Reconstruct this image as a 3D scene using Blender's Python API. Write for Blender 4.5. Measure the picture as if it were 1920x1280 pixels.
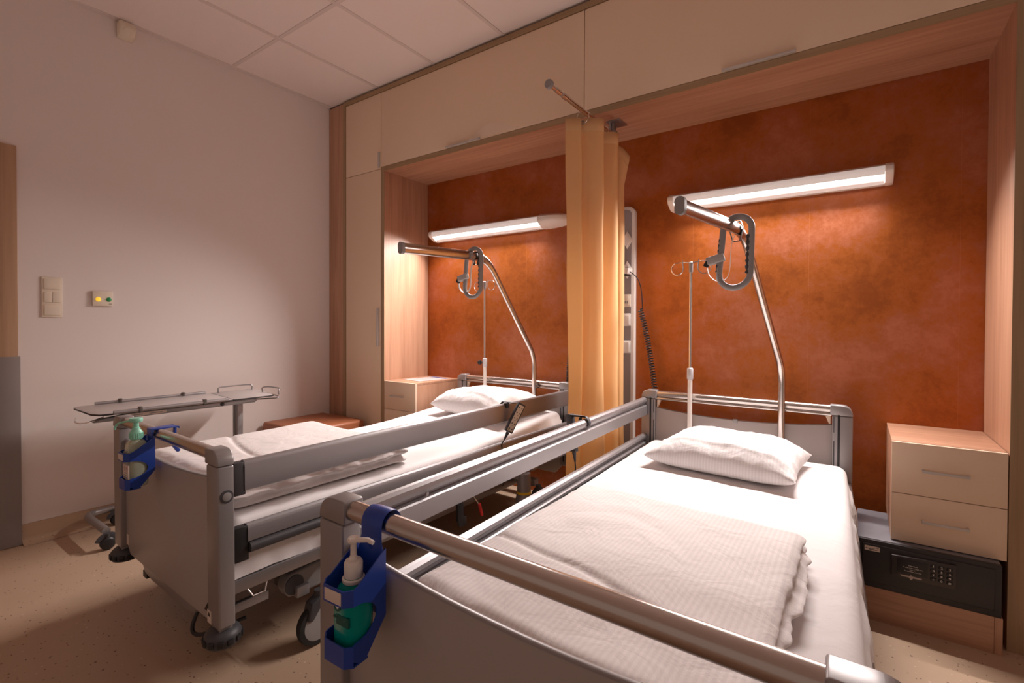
import bpy, bmesh, math, random
from mathutils import Vector, Matrix, noise
random.seed(7)
for o in list(bpy.data.objects): bpy.data.objects.remove(o, do_unlink=True)
SC = bpy.context.scene
COL = SC.collection
PI = math.pi

# ------------------------------------------------------------------ camera
cam_d = bpy.data.cameras.new('camera'); cam = bpy.data.objects.new('camera', cam_d); COL.objects.link(cam)
yaw, pit, rol = math.radians(35.185), math.radians(.745), math.radians(.223)
F = Vector((-math.sin(yaw)*math.cos(pit), math.cos(yaw)*math.cos(pit), -math.sin(pit)))
R0 = Vector((math.cos(yaw), math.sin(yaw), 0)); U0 = R0.cross(F)
Rv = math.cos(rol)*R0 + math.sin(rol)*U0; Uv = Rv.cross(F)
cam.matrix_world = Matrix(((Rv.x, Uv.x, -F.x, 0), (Rv.y, Uv.y, -F.y, 0), (Rv.z, Uv.z, -F.z, 1.196), (0, 0, 0, 1)))
cam_d.sensor_width = 36; cam_d.lens = 921.5/1920*36; cam_d.shift_y = -18/1920; cam_d.clip_start = .02
SC.camera = cam

# ------------------------------------------------------------------ light, view
SC.view_settings.view_transform = 'Standard'; SC.view_settings.look = 'None'
SC.view_settings.gamma = 1; SC.view_settings.use_curve_mapping = False
SC.view_settings.exposure = 0.34
SC.cycles.use_denoising = True
SC.cycles.max_bounces = 10; SC.cycles.diffuse_bounces = 6; SC.cycles.glossy_bounces = 4
SC.cycles.sample_clamp_indirect = 6
world = bpy.data.worlds.new('world'); SC.world = world; world.use_nodes = True
bg = world.node_tree.nodes['Background']; bg.inputs[0].default_value = (1.0, .70, .58, 1); bg.inputs[1].default_value = .23
LAMP_W = 42.5       # watts of light thrown down and forward by each bed lamp
LAMP_E = 5.0        # glow of its tube
LAMP_COL = (1.0, .90, .86)

# ------------------------------------------------------------------ materials
MATS = {}
def new_mat(name):
    m = bpy.data.materials.new(name); m.use_nodes = True; MATS[name] = m
    return m, m.node_tree.nodes, m.node_tree.links, m.node_tree.nodes['Principled BSDF']
def plain(name, col, rough=.5, metal=0, bump=0, bscale=200, spec=.5, sheen=0, var=0):
    m, n, l, b = new_mat(name)
    b.inputs['Base Color'].default_value = (*col, 1); b.inputs['Roughness'].default_value = rough
    b.inputs['Metallic'].default_value = metal; b.inputs['Specular IOR Level'].default_value = spec
    if sheen: b.inputs['Sheen Weight'].default_value = sheen
    tc = n.new('ShaderNodeTexCoord')
    nz = n.new('ShaderNodeTexNoise'); nz.inputs['Scale'].default_value = bscale; nz.inputs['Detail'].default_value = 3
    l.new(tc.outputs['Object'], nz.inputs['Vector'])
    if bump:
        bp = n.new('ShaderNodeBump'); bp.inputs['Strength'].default_value = bump; bp.inputs['Distance'].default_value = .002
        l.new(nz.outputs['Fac'], bp.inputs['Height']); l.new(bp.outputs['Normal'], b.inputs['Normal'])
    if var:
        n2 = n.new('ShaderNodeTexNoise'); n2.inputs['Scale'].default_value = 6; n2.inputs['Detail'].default_value = 4
        l.new(tc.outputs['Object'], n2.inputs['Vector'])
        r = n.new('ShaderNodeValToRGB'); r.color_ramp.elements[0].position = .35; r.color_ramp.elements[1].position = .7
        r.color_ramp.elements[0].color = (*[c*(1-var) for c in col], 1); r.color_ramp.elements[1].color = (*[min(1, c*(1+var)) for c in col], 1)
        l.new(n2.outputs['Fac'], r.inputs['Fac']); l.new(r.outputs['Color'], b.inputs['Base Color'])
    return m
def brushed(name, col, rough, axis_scale):
    m, n, l, b = new_mat(name)
    b.inputs['Metallic'].default_value = 1; b.inputs['Base Color'].default_value = (*col, 1)
    tc = n.new('ShaderNodeTexCoord'); mp = n.new('ShaderNodeMapping'); mp.inputs['Scale'].default_value = axis_scale
    nz = n.new('ShaderNodeTexNoise'); nz.inputs['Scale'].default_value = 1; nz.inputs['Detail'].default_value = 4
    l.new(tc.outputs['Object'], mp.inputs['Vector']); l.new(mp.outputs['Vector'], nz.inputs['Vector'])
    mr = n.new('ShaderNodeMapRange'); mr.inputs['To Min'].default_value = rough*.8; mr.inputs['To Max'].default_value = rough*1.25
    l.new(nz.outputs['Fac'], mr.inputs['Value']); l.new(mr.outputs['Result'], b.inputs['Roughness'])
    return m
def wood(name, axis, c1=(.37, .190, .114), c2=(.54, .308, .198), rough=.42):
    m, n, l, b = new_mat(name)
    tc = n.new('ShaderNodeTexCoord'); mp = n.new('ShaderNodeMapping')
    s = [42, 42, 42]; s['XYZ'.index(axis)] = 1.6
    mp.inputs['Scale'].default_value = s
    l.new(tc.outputs['Object'], mp.inputs['Vector'])
    n1 = n.new('ShaderNodeTexNoise'); n1.inputs['Scale'].default_value = 1; n1.inputs['Detail'].default_value = 6; n1.inputs['Roughness'].default_value = .65; n1.inputs['Distortion'].default_value = .35
    l.new(mp.outputs['Vector'], n1.inputs['Vector'])
    mp2 = n.new('ShaderNodeMapping'); s2 = [7, 7, 7]; s2['XYZ'.index(axis)] = .5; mp2.inputs['Scale'].default_value = s2
    l.new(tc.outputs['Object'], mp2.inputs['Vector'])
    n2 = n.new('ShaderNodeTexNoise'); n2.inputs['Scale'].default_value = 1; n2.inputs['Detail'].default_value = 3; l.new(mp2.outputs['Vector'], n2.inputs['Vector'])
    mx = n.new('ShaderNodeMath'); mx.operation = 'MULTIPLY_ADD'; mx.inputs[1].default_value = .45
    l.new(n2.outputs['Fac'], mx.inputs[0]); 
    m2 = n.new('ShaderNodeMath'); m2.operation = 'MULTIPLY'; m2.inputs[1].default_value = .55; l.new(n1.outputs['Fac'], m2.inputs[0]); l.new(m2.outputs[0], mx.inputs[2])
    r = n.new('ShaderNodeValToRGB'); r.color_ramp.elements[0].position = .36; r.color_ramp.elements[1].position = .60
    r.color_ramp.elements[0].color = (*c1, 1); r.color_ramp.elements[1].color = (*c2, 1)
    l.new(mx.outputs[0], r.inputs['Fac']); l.new(r.outputs['Color'], b.inputs['Base Color'])
    b.inputs['Roughness'].default_value = rough
    bp = n.new('ShaderNodeBump'); bp.inputs['Strength'].default_value = .12; bp.inputs['Distance'].default_value = .001
    l.new(n1.outputs['Fac'], bp.inputs['Height']); l.new(bp.outputs['Normal'], b.inputs['Normal'])
    return m
def emis(name, col, e, base=None):
    m, n, l, b = new_mat(name)
    b.inputs['Base Color'].default_value = (*(base or col), 1)
    b.inputs['Emission Color'].default_value = (*col, 1); b.inputs['Emission Strength'].default_value = e
    return m
def cloth(name, col, stripes=None, wrinkle=.25, wscale=9):
    """cotton; stripes = (axis, period) woven satin stripes"""
    m, n, l, b = new_mat(name)
    b.inputs['Roughness'].default_value = .85; b.inputs['Sheen Weight'].default_value = .15
    tc = n.new('ShaderNodeTexCoord')
    nz = n.new('ShaderNodeTexNoise'); nz.inputs['Scale'].default_value = wscale; nz.inputs['Detail'].default_value = 5; nz.inputs['Roughness'].default_value = .5; nz.inputs['Distortion'].default_value = .8
    l.new(tc.outputs['Object'], nz.inputs['Vector'])
    bp = n.new('ShaderNodeBump'); bp.inputs['Strength'].default_value = wrinkle; bp.inputs['Distance'].default_value = .02
    l.new(nz.outputs['Fac'], bp.inputs['Height']); l.new(bp.outputs['Normal'], b.inputs['Normal'])
    if stripes:
        sx = n.new('ShaderNodeSeparateXYZ'); l.new(tc.outputs['Object'], sx.inputs[0])
        ml = n.new('ShaderNodeMath'); ml.operation = 'MULTIPLY'; ml.inputs[1].default_value = 2*PI/stripes[1]; l.new(sx.outputs['XYZ'.index(stripes[0])], ml.inputs[0])
        sn = n.new('ShaderNodeMath'); sn.operation = 'SINE'; l.new(ml.outputs[0], sn.inputs[0])
        r = n.new('ShaderNodeMapRange'); r.inputs['From Min'].default_value = -.3; r.inputs['From Max'].default_value = .3
        l.new(sn.outputs[0], r.inputs['Value'])
        mx = n.new('ShaderNodeMix'); mx.data_type = 'RGBA'; mx.inputs[6].default_value = (*[c*.93 for c in col], 1); mx.inputs[7].default_value = (*col, 1)
        l.new(r.outputs['Result'], mx.inputs[0]); l.new(mx.outputs[2], b.inputs['Base Color'])
    else:
        b.inputs['Base Color'].default_value = (*col, 1)
    return m

M_WALL = plain('wall paint', (.80, .735, .71), .8, bump=.08, bscale=160)
M_CEIL = plain('ceiling tile', (.90, .82, .79), .9, bump=.1, bscale=300)
M_GRID = plain('ceiling grid', (.76, .68, .65), .6)
M_CREAM = plain('cream lacquer', (.82, .64, .475), .45)
M_CREAM2 = plain('cream lacquer edge', (.74, .58, .44), .45)
M_WOODZ = wood('wood vertical grain', 'Z')
M_WOODX = wood('wood horizontal grain', 'X')
M_WOODY = wood('wood depth grain', 'Y')
M_EDGE = wood('wood edging', 'X', (.30, .20, .105), (.40, .27, .15))
M_EDGEZ = wood('wood edging upright', 'Z', (.30, .20, .11), (.40, .265, .15))
M_DOORW = wood('door frame wood', 'Z', (.40, .25, .15), (.50, .32, .20))
M_ALU = plain('silver grey paint', (.33, .315, .32), .38, .5, spec=.5)
M_ALUL = plain('anodised aluminium', (.36, .345, .355), .40, .7)
M_PANEL = plain('grey laminate', (.40, .36, .345), .42)
M_STEEL = plain('satin steel', (.56, .51, .48), .24, 1)
M_HAND = plain('satin handle', (.58, .55, .53), .4, .35)
M_CHROME = plain('chrome', (.78, .76, .75), .12, 1)
M_GREYP = plain('grey plastic', (.30, .29, .29), .5, bump=.03)
M_DARK = plain('dark grey plastic', (.055, .055, .062), .5)
M_BLACK = plain('black plastic', (.015, .015, .017), .45)
M_WHITEP = plain('white plastic', (.80, .76, .72), .35)
M_CREAMP = plain('cream plastic', (.80, .72, .60), .4)
M_BLUE = plain('blue plastic', (.012, .055, .36), .36)
M_SHEET = cloth('white sheet', (.80, .775, .775), wrinkle=.22, wscale=7)
M_PILLOW = cloth('pillow cotton', (.82, .79, .79), ('X', .012), .3, 11)
M_BLANK = cloth('striped duvet', (.82, .78, .77), ('X', .0125), .35, 10)
M_BLANK2 = cloth('plain duvet', (.82, .78, .77), None, .4, 12)
M_LEATHER = plain('brown leather', (.36, .125, .055), .45, bump=.1, bscale=220)
M_SAFE = plain('charcoal steel', (.030, .028, .030), .45)
M_SAFE_LIT = plain('lit charcoal shell', (.20, .195, .22), .42, .2, var=.15)  # same dark paint as the front; light on the top put into the colour
M_PRINT = plain('white print', (.88, .85, .82), .6)
M_RED = plain('red plastic', (.55, .02, .02), .4)
M_YEL = plain('yellow plastic', (.80, .55, .02), .4)
M_RUB = plain('black rubber', (.02, .02, .02), .7)
M_TABLE = plain('table laminate', (.50, .46, .45), .4)
M_LABELP = plain('label paper', (.72, .62, .55), .6)
M_KICK = plain('grey kick plate', (.25, .22, .21), .45)

def mat_curtain():
    m, n, l, b = new_mat('yellow curtain')
    b.inputs['Base Color'].default_value = (.84, .61, .33, 1); b.inputs['Roughness'].default_value = .8
    tr = n.new('ShaderNodeBsdfTranslucent'); tr.inputs[0].default_value = (.95, .68, .36, 1)
    mx = n.new('ShaderNodeMixShader'); mx.inputs[0].default_value = .45
    out = n['Material Output']
    l.new(b.outputs[0], mx.inputs[1]); l.new(tr.outputs[0], mx.inputs[2]); l.new(mx.outputs[0], out.inputs[0])
    tc = n.new('ShaderNodeTexCoord'); nz = n.new('ShaderNodeTexNoise'); nz.inputs['Scale'].default_value = 500
    l.new(tc.outputs['Object'], nz.inputs['Vector'])
    bp = n.new('ShaderNodeBump'); bp.inputs['Strength'].default_value = .1; bp.inputs['Distance'].default_value = .001
    l.new(nz.outputs['Fac'], bp.inputs['Height']); l.new(bp.outputs['Normal'], b.inputs['Normal'])
    return m
M_CURT = mat_curtain()

def mat_orange():
    m, n, l, b = new_mat('orange rust wallcovering')
    tc = n.new('ShaderNodeTexCoord')
    n1 = n.new('ShaderNodeTexNoise'); n1.inputs['Scale'].default_value = 2.6; n1.inputs['Detail'].default_value = 8; n1.inputs['Roughness'].default_value = .62; n1.inputs['Distortion'].default_value = .1
    n2 = n.new('ShaderNodeTexNoise'); n2.inputs['Scale'].default_value = 26; n2.inputs['Detail'].default_value = 10; n2.inputs['Roughness'].default_value = .85; n2.inputs['Distortion'].default_value = .3
    for q in (n1, n2): l.new(tc.outputs['Object'], q.inputs['Vector'])
    mm = n.new('ShaderNodeMath'); mm.operation = 'MULTIPLY_ADD'; mm.inputs[1].default_value = .38
    ma = n.new('ShaderNodeMath'); ma.operation = 'MULTIPLY'; ma.inputs[1].default_value = .62
    l.new(n2.outputs['Fac'], mm.inputs[0]); l.new(n1.outputs['Fac'], ma.inputs[0]); l.new(ma.outputs[0], mm.inputs[2])
    r = n.new('ShaderNodeValToRGB'); e = r.color_ramp.elements
    e[0].position = .40; e[0].color = (.32, .084, .014, 1); e[1].position = .60; e[1].color = (.49, .168, .082, 1)
    k = e.new(.48); k.color = (.43, .120, .018, 1); k = e.new(.53); k.color = (.43, .132, .052, 1)
    l.new(mm.outputs[0], r.inputs['Fac'])
    # paper strip joints: thin light lines at the strip edges
    sx = n.new('ShaderNodeSeparateXYZ'); l.new(tc.outputs['Object'], sx.inputs[0])
    ad = n.new('ShaderNodeMath'); ad.operation = 'ADD'; ad.inputs[1].default_value = .217+5.9; l.new(sx.outputs[0], ad.inputs[0])
    md = n.new('ShaderNodeMath'); md.operation = 'MODULO'; md.inputs[1].default_value = .59; l.new(ad.outputs[0], md.inputs[0])
    lt = n.new('ShaderNodeMath'); lt.operation = 'LESS_THAN'; lt.inputs[1].default_value = .0016; l.new(md.outputs[0], lt.inputs[0])
    ml = n.new('ShaderNodeMath'); ml.operation = 'MULTIPLY'; ml.inputs[1].default_value = .22; l.new(lt.outputs[0], ml.inputs[0])
    mx = n.new('ShaderNodeMix'); mx.data_type = 'RGBA'; l.new(ml.outputs[0], mx.inputs[0]); l.new(r.outputs['Color'], mx.inputs[6]); mx.inputs[7].default_value = (.60, .28, .15, 1)
    l.new(mx.outputs[2], b.inputs['Base Color'])
    rr = n.new('ShaderNodeMapRange'); rr.inputs['From Min'].default_value = .3; rr.inputs['From Max'].default_value = .7; rr.inputs['To Min'].default_value = .36; rr.inputs['To Max'].default_value = .60
    l.new(n2.outputs['Fac'], rr.inputs['Value']); l.new(rr.outputs['Result'], b.inputs['Roughness'])
    b.inputs['Specular IOR Level'].default_value = .5; b.inputs['Metallic'].default_value = .5
    bp = n.new('ShaderNodeBump'); bp.inputs['Strength'].default_value = .35; bp.inputs['Distance'].default_value = .0015
    l.new(n2.outputs['Fac'], bp.inputs['Height']); l.new(bp.outputs['Normal'], b.inputs['Normal'])
    return m
M_ORANGE = mat_orange()

def mat_floor():
    m, n, l, b = new_mat('speckled vinyl')
    tc = n.new('ShaderNodeTexCoord')
    mp = n.new('ShaderNodeMapping'); mp.inputs['Scale'].default_value = (1, 1, 1); l.new(tc.outputs['Object'], mp.inputs['Vector'])
    vo = n.new('ShaderNodeTexVoronoi'); vo.inputs['Scale'].default_value = 55; vo.inputs['Randomness'].default_value = 1
    nd = n.new('ShaderNodeTexNoise'); nd.inputs['Scale'].default_value = 130; l.new(mp.outputs[0], nd.inputs['Vector'])
    ad = n.new('ShaderNodeVectorMath'); ad.operation = 'MULTIPLY_ADD'; ad.inputs[1].default_value = (.012, .012, .012)
    l.new(nd.outputs['Color'], ad.inputs[0]); l.new(mp.outputs[0], ad.inputs[2]); l.new(ad.outputs[0], vo.inputs['Vector'])
    lt = n.new('ShaderNodeMath'); lt.operation = 'LESS_THAN'; lt.inputs[1].default_value = .17; l.new(vo.outputs['Distance'], lt.inputs[0])
    wn = n.new('ShaderNodeSeparateColor'); l.new(vo.outputs['Color'], wn.inputs[0])
    gt = n.new('ShaderNodeMath'); gt.operation = 'GREATER_THAN'; gt.inputs[1].default_value = .45; l.new(wn.outputs[0], gt.inputs[0])
    an = n.new('ShaderNodeMath'); an.operation = 'MULTIPLY'; l.new(lt.outputs[0], an.inputs[0]); l.new(gt.outputs[0], an.inputs[1])
    fc = n.new('ShaderNodeValToRGB'); fc.color_ramp.interpolation = 'CONSTANT'; e = fc.color_ramp.elements
    e[0].position = 0; e[0].color = (.16, .10, .07, 1); e[1].position = .7; e[1].color = (.66, .52, .40, 1)
    l.new(wn.outputs[1], fc.inputs['Fac'])
    nb = n.new('ShaderNodeTexNoise'); nb.inputs['Scale'].default_value = 3; l.new(mp.outputs[0], nb.inputs['Vector'])
    rb = n.new('ShaderNodeValToRGB'); rb.color_ramp.elements[0].color = (.50, .355, .245, 1); rb.color_ramp.elements[1].color = (.54, .39, .275, 1); l.new(nb.outputs['Fac'], rb.inputs['Fac'])
    mx = n.new('ShaderNodeMix'); mx.data_type = 'RGBA'; l.new(an.outputs[0], mx.inputs[0]); l.new(rb.outputs['Color'], mx.inputs[6]); l.new(fc.outputs['Color'], mx.inputs[7])
    l.new(mx.outputs[2], b.inputs['Base Color']); b.inputs['Roughness'].default_value = .48
    return m
M_FLOOR = mat_floor()

def mat_clear(name, col, rough=.1, trans=.8, alpha=1):
    m, n, l, b = new_mat(name)
    b.inputs['Base Color'].default_value = (*col, 1); b.inputs['Roughness'].default_value = rough
    b.inputs['Transmission Weight'].default_value = trans; b.inputs['IOR'].default_value = 1.2; b.inputs['Alpha'].default_value = alpha
    return m
M_TEAL = mat_clear('teal liquid', (.0, .36, .32), .25, .25)
M_TEALC = plain('dark teal', (.0, .20, .17), .4)
M_MILK = mat_clear('milky bottle', (.55, .62, .50), .35, .35)
M_MINT = plain('mint plastic', (.30, .72, .56), .4)
M_FILM = mat_clear('clear film', (.95, .93, .92), .2, .7, .45)
M_TUBE = emis('lit fluorescent tube', LAMP_COL, LAMP_E, (1, 1, 1))
M_DIFF = emis('lit lamp cover', LAMP_COL, .22, (.85, .82, .80))
M_YLED = emis('lit yellow button', (1, .62, .05), .5)
M_GLED = plain('green button', (.03, .35, .12), .3)

# ------------------------------------------------------------------ geometry helpers
class MB:
    """collects shapes into one bmesh; xf maps a local point to where it stands"""
    def __init__(s, xf=None): s.bm = bmesh.new(); s.xf = xf; s.mi = 0; s.mats = []
    def use(s, mat):
        if mat not in s.mats: s.mats.append(mat)
        s.mi = s.mats.index(mat); return s
    def _take(s, bm2):
        vs = {}
        for v in bm2.verts: vs[v] = s.bm.verts.new(v.co)
        for f in bm2.faces:
            try: nf = s.bm.faces.new([vs[v] for v in f.verts]); nf.material_index = s.mi; nf.smooth = True
            except ValueError: pass
        bm2.free()
    def box(s, a, b, bev=0, seg=2, rot=None, at=None):
        lo = Vector([min(a[i], b[i]) for i in range(3)]); hi = Vector([max(a[i], b[i]) for i in range(3)])
        bm = bmesh.new(); bmesh.ops.create_cube(bm, size=1)
        c = (lo+hi)/2; d = hi-lo
        for v in bm.verts: v.co = Vector((v.co.x*d.x, v.co.y*d.y, v.co.z*d.z))
        if bev: bmesh.ops.bevel(bm, geom=list(bm.edges), offset=min(bev, min(d)*.49), segments=seg, affect='EDGES', profile=.5)
        for v in bm.verts:
            p = v.co
            if rot is not None: p = rot @ p
            v.co = p + c
        s._take(bm); return s
    def prism(s, poly, axis, t0, t1, bev=0, seg=2):
        """poly = 2D outline in the other two axes (in axis order), extruded along axis"""
        bm = bmesh.new(); ax = 'XYZ'.index(axis)
        def mk(p, t):
            q = list(p); q.insert(ax, t); return Vector(q)
        A = [bm.verts.new(mk(p, t0)) for p in poly]; B = [bm.verts.new(mk(p, t1)) for p in poly]
        n = len(poly)
        bm.faces.new(A[::-1]); bm.faces.new(B)
        for i in range(n): bm.faces.new((A[i], A[(i+1) % n], B[(i+1) % n], B[i]))
        bmesh.ops.recalc_face_normals(bm, faces=bm.faces)
        if bev: bmesh.ops.bevel(bm, geom=list(bm.edges), offset=bev, segments=seg, affect='EDGES', profile=.5)
        s._take(bm); return s
    def tube(s, pts, r, seg=12, rb=None, up=(0, 0, 1), closed=False, caps=True):
        pts = [Vector(p) for p in pts]; n = len(pts)
        rs = r if isinstance(r, (list, tuple)) else [r]*n
        rbs = rb if isinstance(rb, (list, tuple)) else ([rb]*n if rb else rs)
        bm = bmesh.new(); rings = []; nrm = None
        for i, p in enumerate(pts):
            if closed: t = pts[(i+1) % n] - pts[i-1]
            else: t = (pts[min(i+1, n-1)] - pts[max(i-1, 0)])
            t.normalize()
            if nrm is None:
                u = Vector(up)
                if abs(u.dot(t)) > .97: u = Vector((1, 0, 0))
                nrm = (u - t*u.dot(t)).normalized()
            else: nrm = (nrm - t*nrm.dot(t)).normalized()
            bn = t.cross(nrm)
            rings.append([bm.verts.new(p + nrm*math.cos(2*PI*k/seg)*rbs[i] + bn*math.sin(2*PI*k/seg)*rs[i]) for k in range(seg)])
        for i in range(n if closed else n-1):
            a, b = rings[i], rings[(i+1) % n]
            for k in range(seg): bm.faces.new((a[k], a[(k+1) % seg], b[(k+1) % seg], b[k]))
        if caps and not closed: bm.faces.new(rings[0][::-1]); bm.faces.new(rings[-1])
        bmesh.ops.recalc_face_normals(bm, faces=bm.faces)
        s._take(bm); return s
    def cyl(s, a, b, r, seg=20, r2=None): return s.tube([a, b], [r, r2 if r2 is not None else r], seg)
    def lathe(s, prof, c=(0, 0, 0), axis='Z', seg=28):
        """prof = (radius, height) list; turned round axis through c"""
        bm = bmesh.new(); rings = []
        def P(r, h, a):
            x, y = r*math.cos(a), r*math.sin(a)
            return Vector(c) + (Vector((x, y, h)) if axis == 'Z' else Vector((h, x, y)) if axis == 'X' else Vector((x, h, y)))
        for r, h in prof: rings.append([bm.verts.new(P(max(r, 1e-5), h, 2*PI*k/seg)) for k in range(seg)])
        for a, b in zip(rings, rings[1:]):
            for k in range(seg): bm.faces.new((a[k], a[(k+1) % seg], b[(k+1) % seg], b[k]))
        bm.faces.new(rings[0][::-1]); bm.faces.new(rings[-1])
        bmesh.ops.recalc_face_normals(bm, faces=bm.faces)
        s._take(bm); return s
    def grid(s, f, nu, nv, cu=False, cv=False):
        bm = bmesh.new()
        V = [[bm.verts.new(f(i/(nu if cu else nu-1), j/(nv if cv else nv-1))) for j in range(nv)] for i in range(nu)]
        for i in range(nu if cu else nu-1):
            for j in range(nv if cv else nv-1):
                bm.faces.new((V[i][j], V[(i+1) % nu][j], V[(i+1) % nu][(j+1) % nv], V[i][(j+1) % nv]))
        s._take(bm); return s
    def text(s, body, size, place, depth=.0003, align='CENTER'):
        """place maps the flat text point (u, v, w) to a point"""
        cu = bpy.data.curves.new('t', 'FONT'); cu.body = body; cu.size = size; cu.align_x = align; cu.align_y = 'CENTER'; cu.extrude = depth; cu.resolution_u = 2
        o = bpy.data.objects.new('t', cu); COL.objects.link(o)
        dg = bpy.context.evaluated_depsgraph_get()
        me = bpy.data.meshes.new_from_object(o.evaluated_get(dg))
        bm = bmesh.new(); bm.from_mesh(me)
        for v in bm.verts: v.co = Vector(place(*v.co))
        s._take(bm)
        bpy.data.objects.remove(o, do_unlink=True); bpy.data.curves.remove(cu); bpy.data.meshes.remove(me)
        return s
    def build(s, name, mat=None, parent=None, sharp=38, solid=0, subs=0):
        if mat is not None and not s.mats: s.mats = [mat]
        bm = s.bm
        if s.xf:
            for v in bm.verts: v.co = s.xf(v.co)
        off = parent.matrix_world.translation if parent else Vector((0, 0, 0))
        rootinv = parent['_inv'] if False else None
        W = world_of(parent) if parent else Matrix.Identity(4)
        Wi = W.inverted()
        for v in bm.verts: v.co = Wi @ v.co
        bm.normal_update()
        ca = math.radians(sharp)
        for e in bm.edges:
            if len(e.link_faces) == 2:
                try: e.smooth = e.calc_face_angle() < ca
                except ValueError: pass
        me = bpy.data.meshes.new(name); bm.to_mesh(me); bm.free()
        for m in s.mats: me.materials.append(m)
        o = bpy.data.objects.new(name, me); COL.objects.link(o)
        if parent: o.parent = parent
        if solid:
            md = o.modifiers.new('solid', 'SOLIDIFY'); md.thickness = solid; md.offset = 0
        if subs:
            md = o.modifiers.new('sub', 'SUBSURF'); md.levels = subs; md.render_levels = subs
        return o
def world_of(o):
    m = Matrix.Identity(4)
    while o is not None:
        m = (Matrix.Translation(o.location) @ o.rotation_euler.to_matrix().to_4x4()) @ m; o = o.parent
    return m
def tag(o, label, cat, group=None):
    o['label'] = label; o['category'] = cat
    if group: o['group'] = group
    return o
def thing(name, label, cat, loc=(0, 0, 0), rz=0, group=None):
    o = bpy.data.objects.new(name, None); COL.objects.link(o); o.location = loc; o.rotation_euler = (0, 0, rz)
    o.empty_display_size = .1
    return tag(o, label, cat, group)
def struct(o): o['kind'] = 'structure'; return o
def arc(c, r, a0, a1, n, plane='XZ'):
    out = []
    for i in range(n):
        a = math.radians(a0+(a1-a0)*i/(n-1)); u, v = r*math.cos(a), r*math.sin(a)
        out.append(Vector(c)+(Vector((u, 0, v)) if plane == 'XZ' else Vector((0, u, v)) if plane == 'YZ' else Vector((u, v, 0))))
    return out
def smooth_path(pts, n=6):
    """Catmull-Rom through the points"""
    P = [Vector(p) for p in pts]; P = [P[0]*2-P[1]]+P+[P[-1]*2-P[-2]]; out = []
    for i in range(1, len(P)-2):
        for k in range(n):
            t = k/n; a, b, c, d = P[i-1:i+3]
            out.append(.5*((2*b)+(c-a)*t+(2*a-5*b+4*c-d)*t*t+(3*b-a-3*c+d)*t**3))
    out.append(P[-2]); return out

# ------------------------------------------------------------------ the room
H = 3.034; Y0 = 2.53; YB = 3.0; XL = -3.7; XNL = -2.99; XNR = .46; ZS = 2.38
o = MB().box((XL-.1, -2.6, -.06), (2.4, YB+.1, 0)).build('floor', M_FLOOR); struct(o)
o = MB().box((XL-.12, -2.6, 0), (XL, YB+.1, H)).build('wall_left', M_WALL); struct(o)
o = MB().box((XL, YB, 0), (2.4, YB+.12, H)).build('wall_back', M_ORANGE); struct(o)
# coved vinyl skirting, curved up from the floor
cove = [(XL+.002, .105), (XL+.006, .105)] + [(XL+.006+.03*(1-math.cos(math.radians(a))), .035-.03*math.sin(math.radians(a))) for a in range(0, 91, 15)] + [(XL+.06, .0015), (XL+.002, .0015)]
o = MB().prism(cove, 'Y', .637, Y0+.02).build('baseboard_left', M_FLOOR); struct(o)
# ceiling with lay-in tiles and T-bars
mb = MB().box((XL-.1, -2.6, H+.004), (2.4, YB+.1, H+.06)); o = mb.build('ceiling', M_CEIL); struct(o)
mb = MB()
for k in range(-1, 10):
    x = -3.07+.603*k
    if XL < x < 2.3: mb.box((x-.012, -2.6, H-.001), (x+.012, Y0, H+.0055))
for y in (1.735, .535, -.665, -1.865): mb.box((XL, y-.012, H-.0006), (2.3, y+.012, H+.0055))
mb.box((XL, -2.6, H-.004), (XL+.022, Y0, H+.0055))
o = mb.build('ceiling_grid', M_GRID); struct(o)
# door at the left edge: frame, leaf and kick plate
d = bpy.data.objects.new('door_1', None); COL.objects.link(d); d.location = (XL, .1, 0); struct(d)
MB().box((XL, .556, 0), (XL+.022, .627, 2.143), .003).box((XL, -.50, 2.072), (XL+.022, .556, 2.143), .003).build('door_frame', M_DOORW, d)
MB().box((XL, -.45, .005), (XL+.012, .556, 2.072)).build('door_leaf', wood('door leaf wood', 'Z', (.55, .36, .22), (.63, .42, .26)), d)
MB().box((XL+.022, .550, .004), (XL+.026, .634, 1.02), .001).box((XL, .6275, .004), (XL+.022, .634, 1.02)).build('kick_plate', M_KICK, d)

# switches and call panel on the left wall
t = thing('light_switch', 'triple cream light switch plate on the left wall beside the door', 'light switch', (XL, .767, 1.232))
MB().box((XL, .723, 1.232), (XL+.009, .811, 1.457), .003).build('switch_frame', M_CREAMP, t)
for i, z in enumerate((1.243, 1.3155, 1.388)):
    if i == 1:
        MB().box((XL+.008, .733, z), (XL+.014, .7665, z+.058), .002).build('rocker', M_CREAMP, t)
        MB().box((XL+.008, .7675, z), (XL+.014, .801, z+.058), .002).build('rocker', M_CREAMP, t)
    else: MB().box((XL+.008, .733, z), (XL+.014, .801, z+.058), .002).build('rocker', M_CREAMP, t)
t = thing('nurse_call_unit', 'small cream call panel with a yellow and a green button on the left wall', 'call panel', (XL, .992, 1.3))
MB().box((XL, .943, 1.302), (XL+.018, 1.04, 1.391), .003).build('panel_plate', M_CREAMP, t)
for y, m in ((.968, M_YLED), (1.019, M_GLED)):
    MB().lathe([(.013, 0), (.013, .002), (.010, .0035), (.009, .006), (.005, .0075), (0, .008)], (XL+.018, y, 1.342), 'X').build('button', m, t)
MB().box((XL+.0178, 1.018, 1.3155), (XL+.0184, 1.034, 1.3175)).box((XL+.0178, 1.018, 1.3105), (XL+.0184, 1.034, 1.3125)).build('print', M_BLACK, t)
t = thing('motion_detector', 'cream motion detector mounted high on the left wall under the ceiling', 'detector', (XL, 1.11, 2.93))
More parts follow.
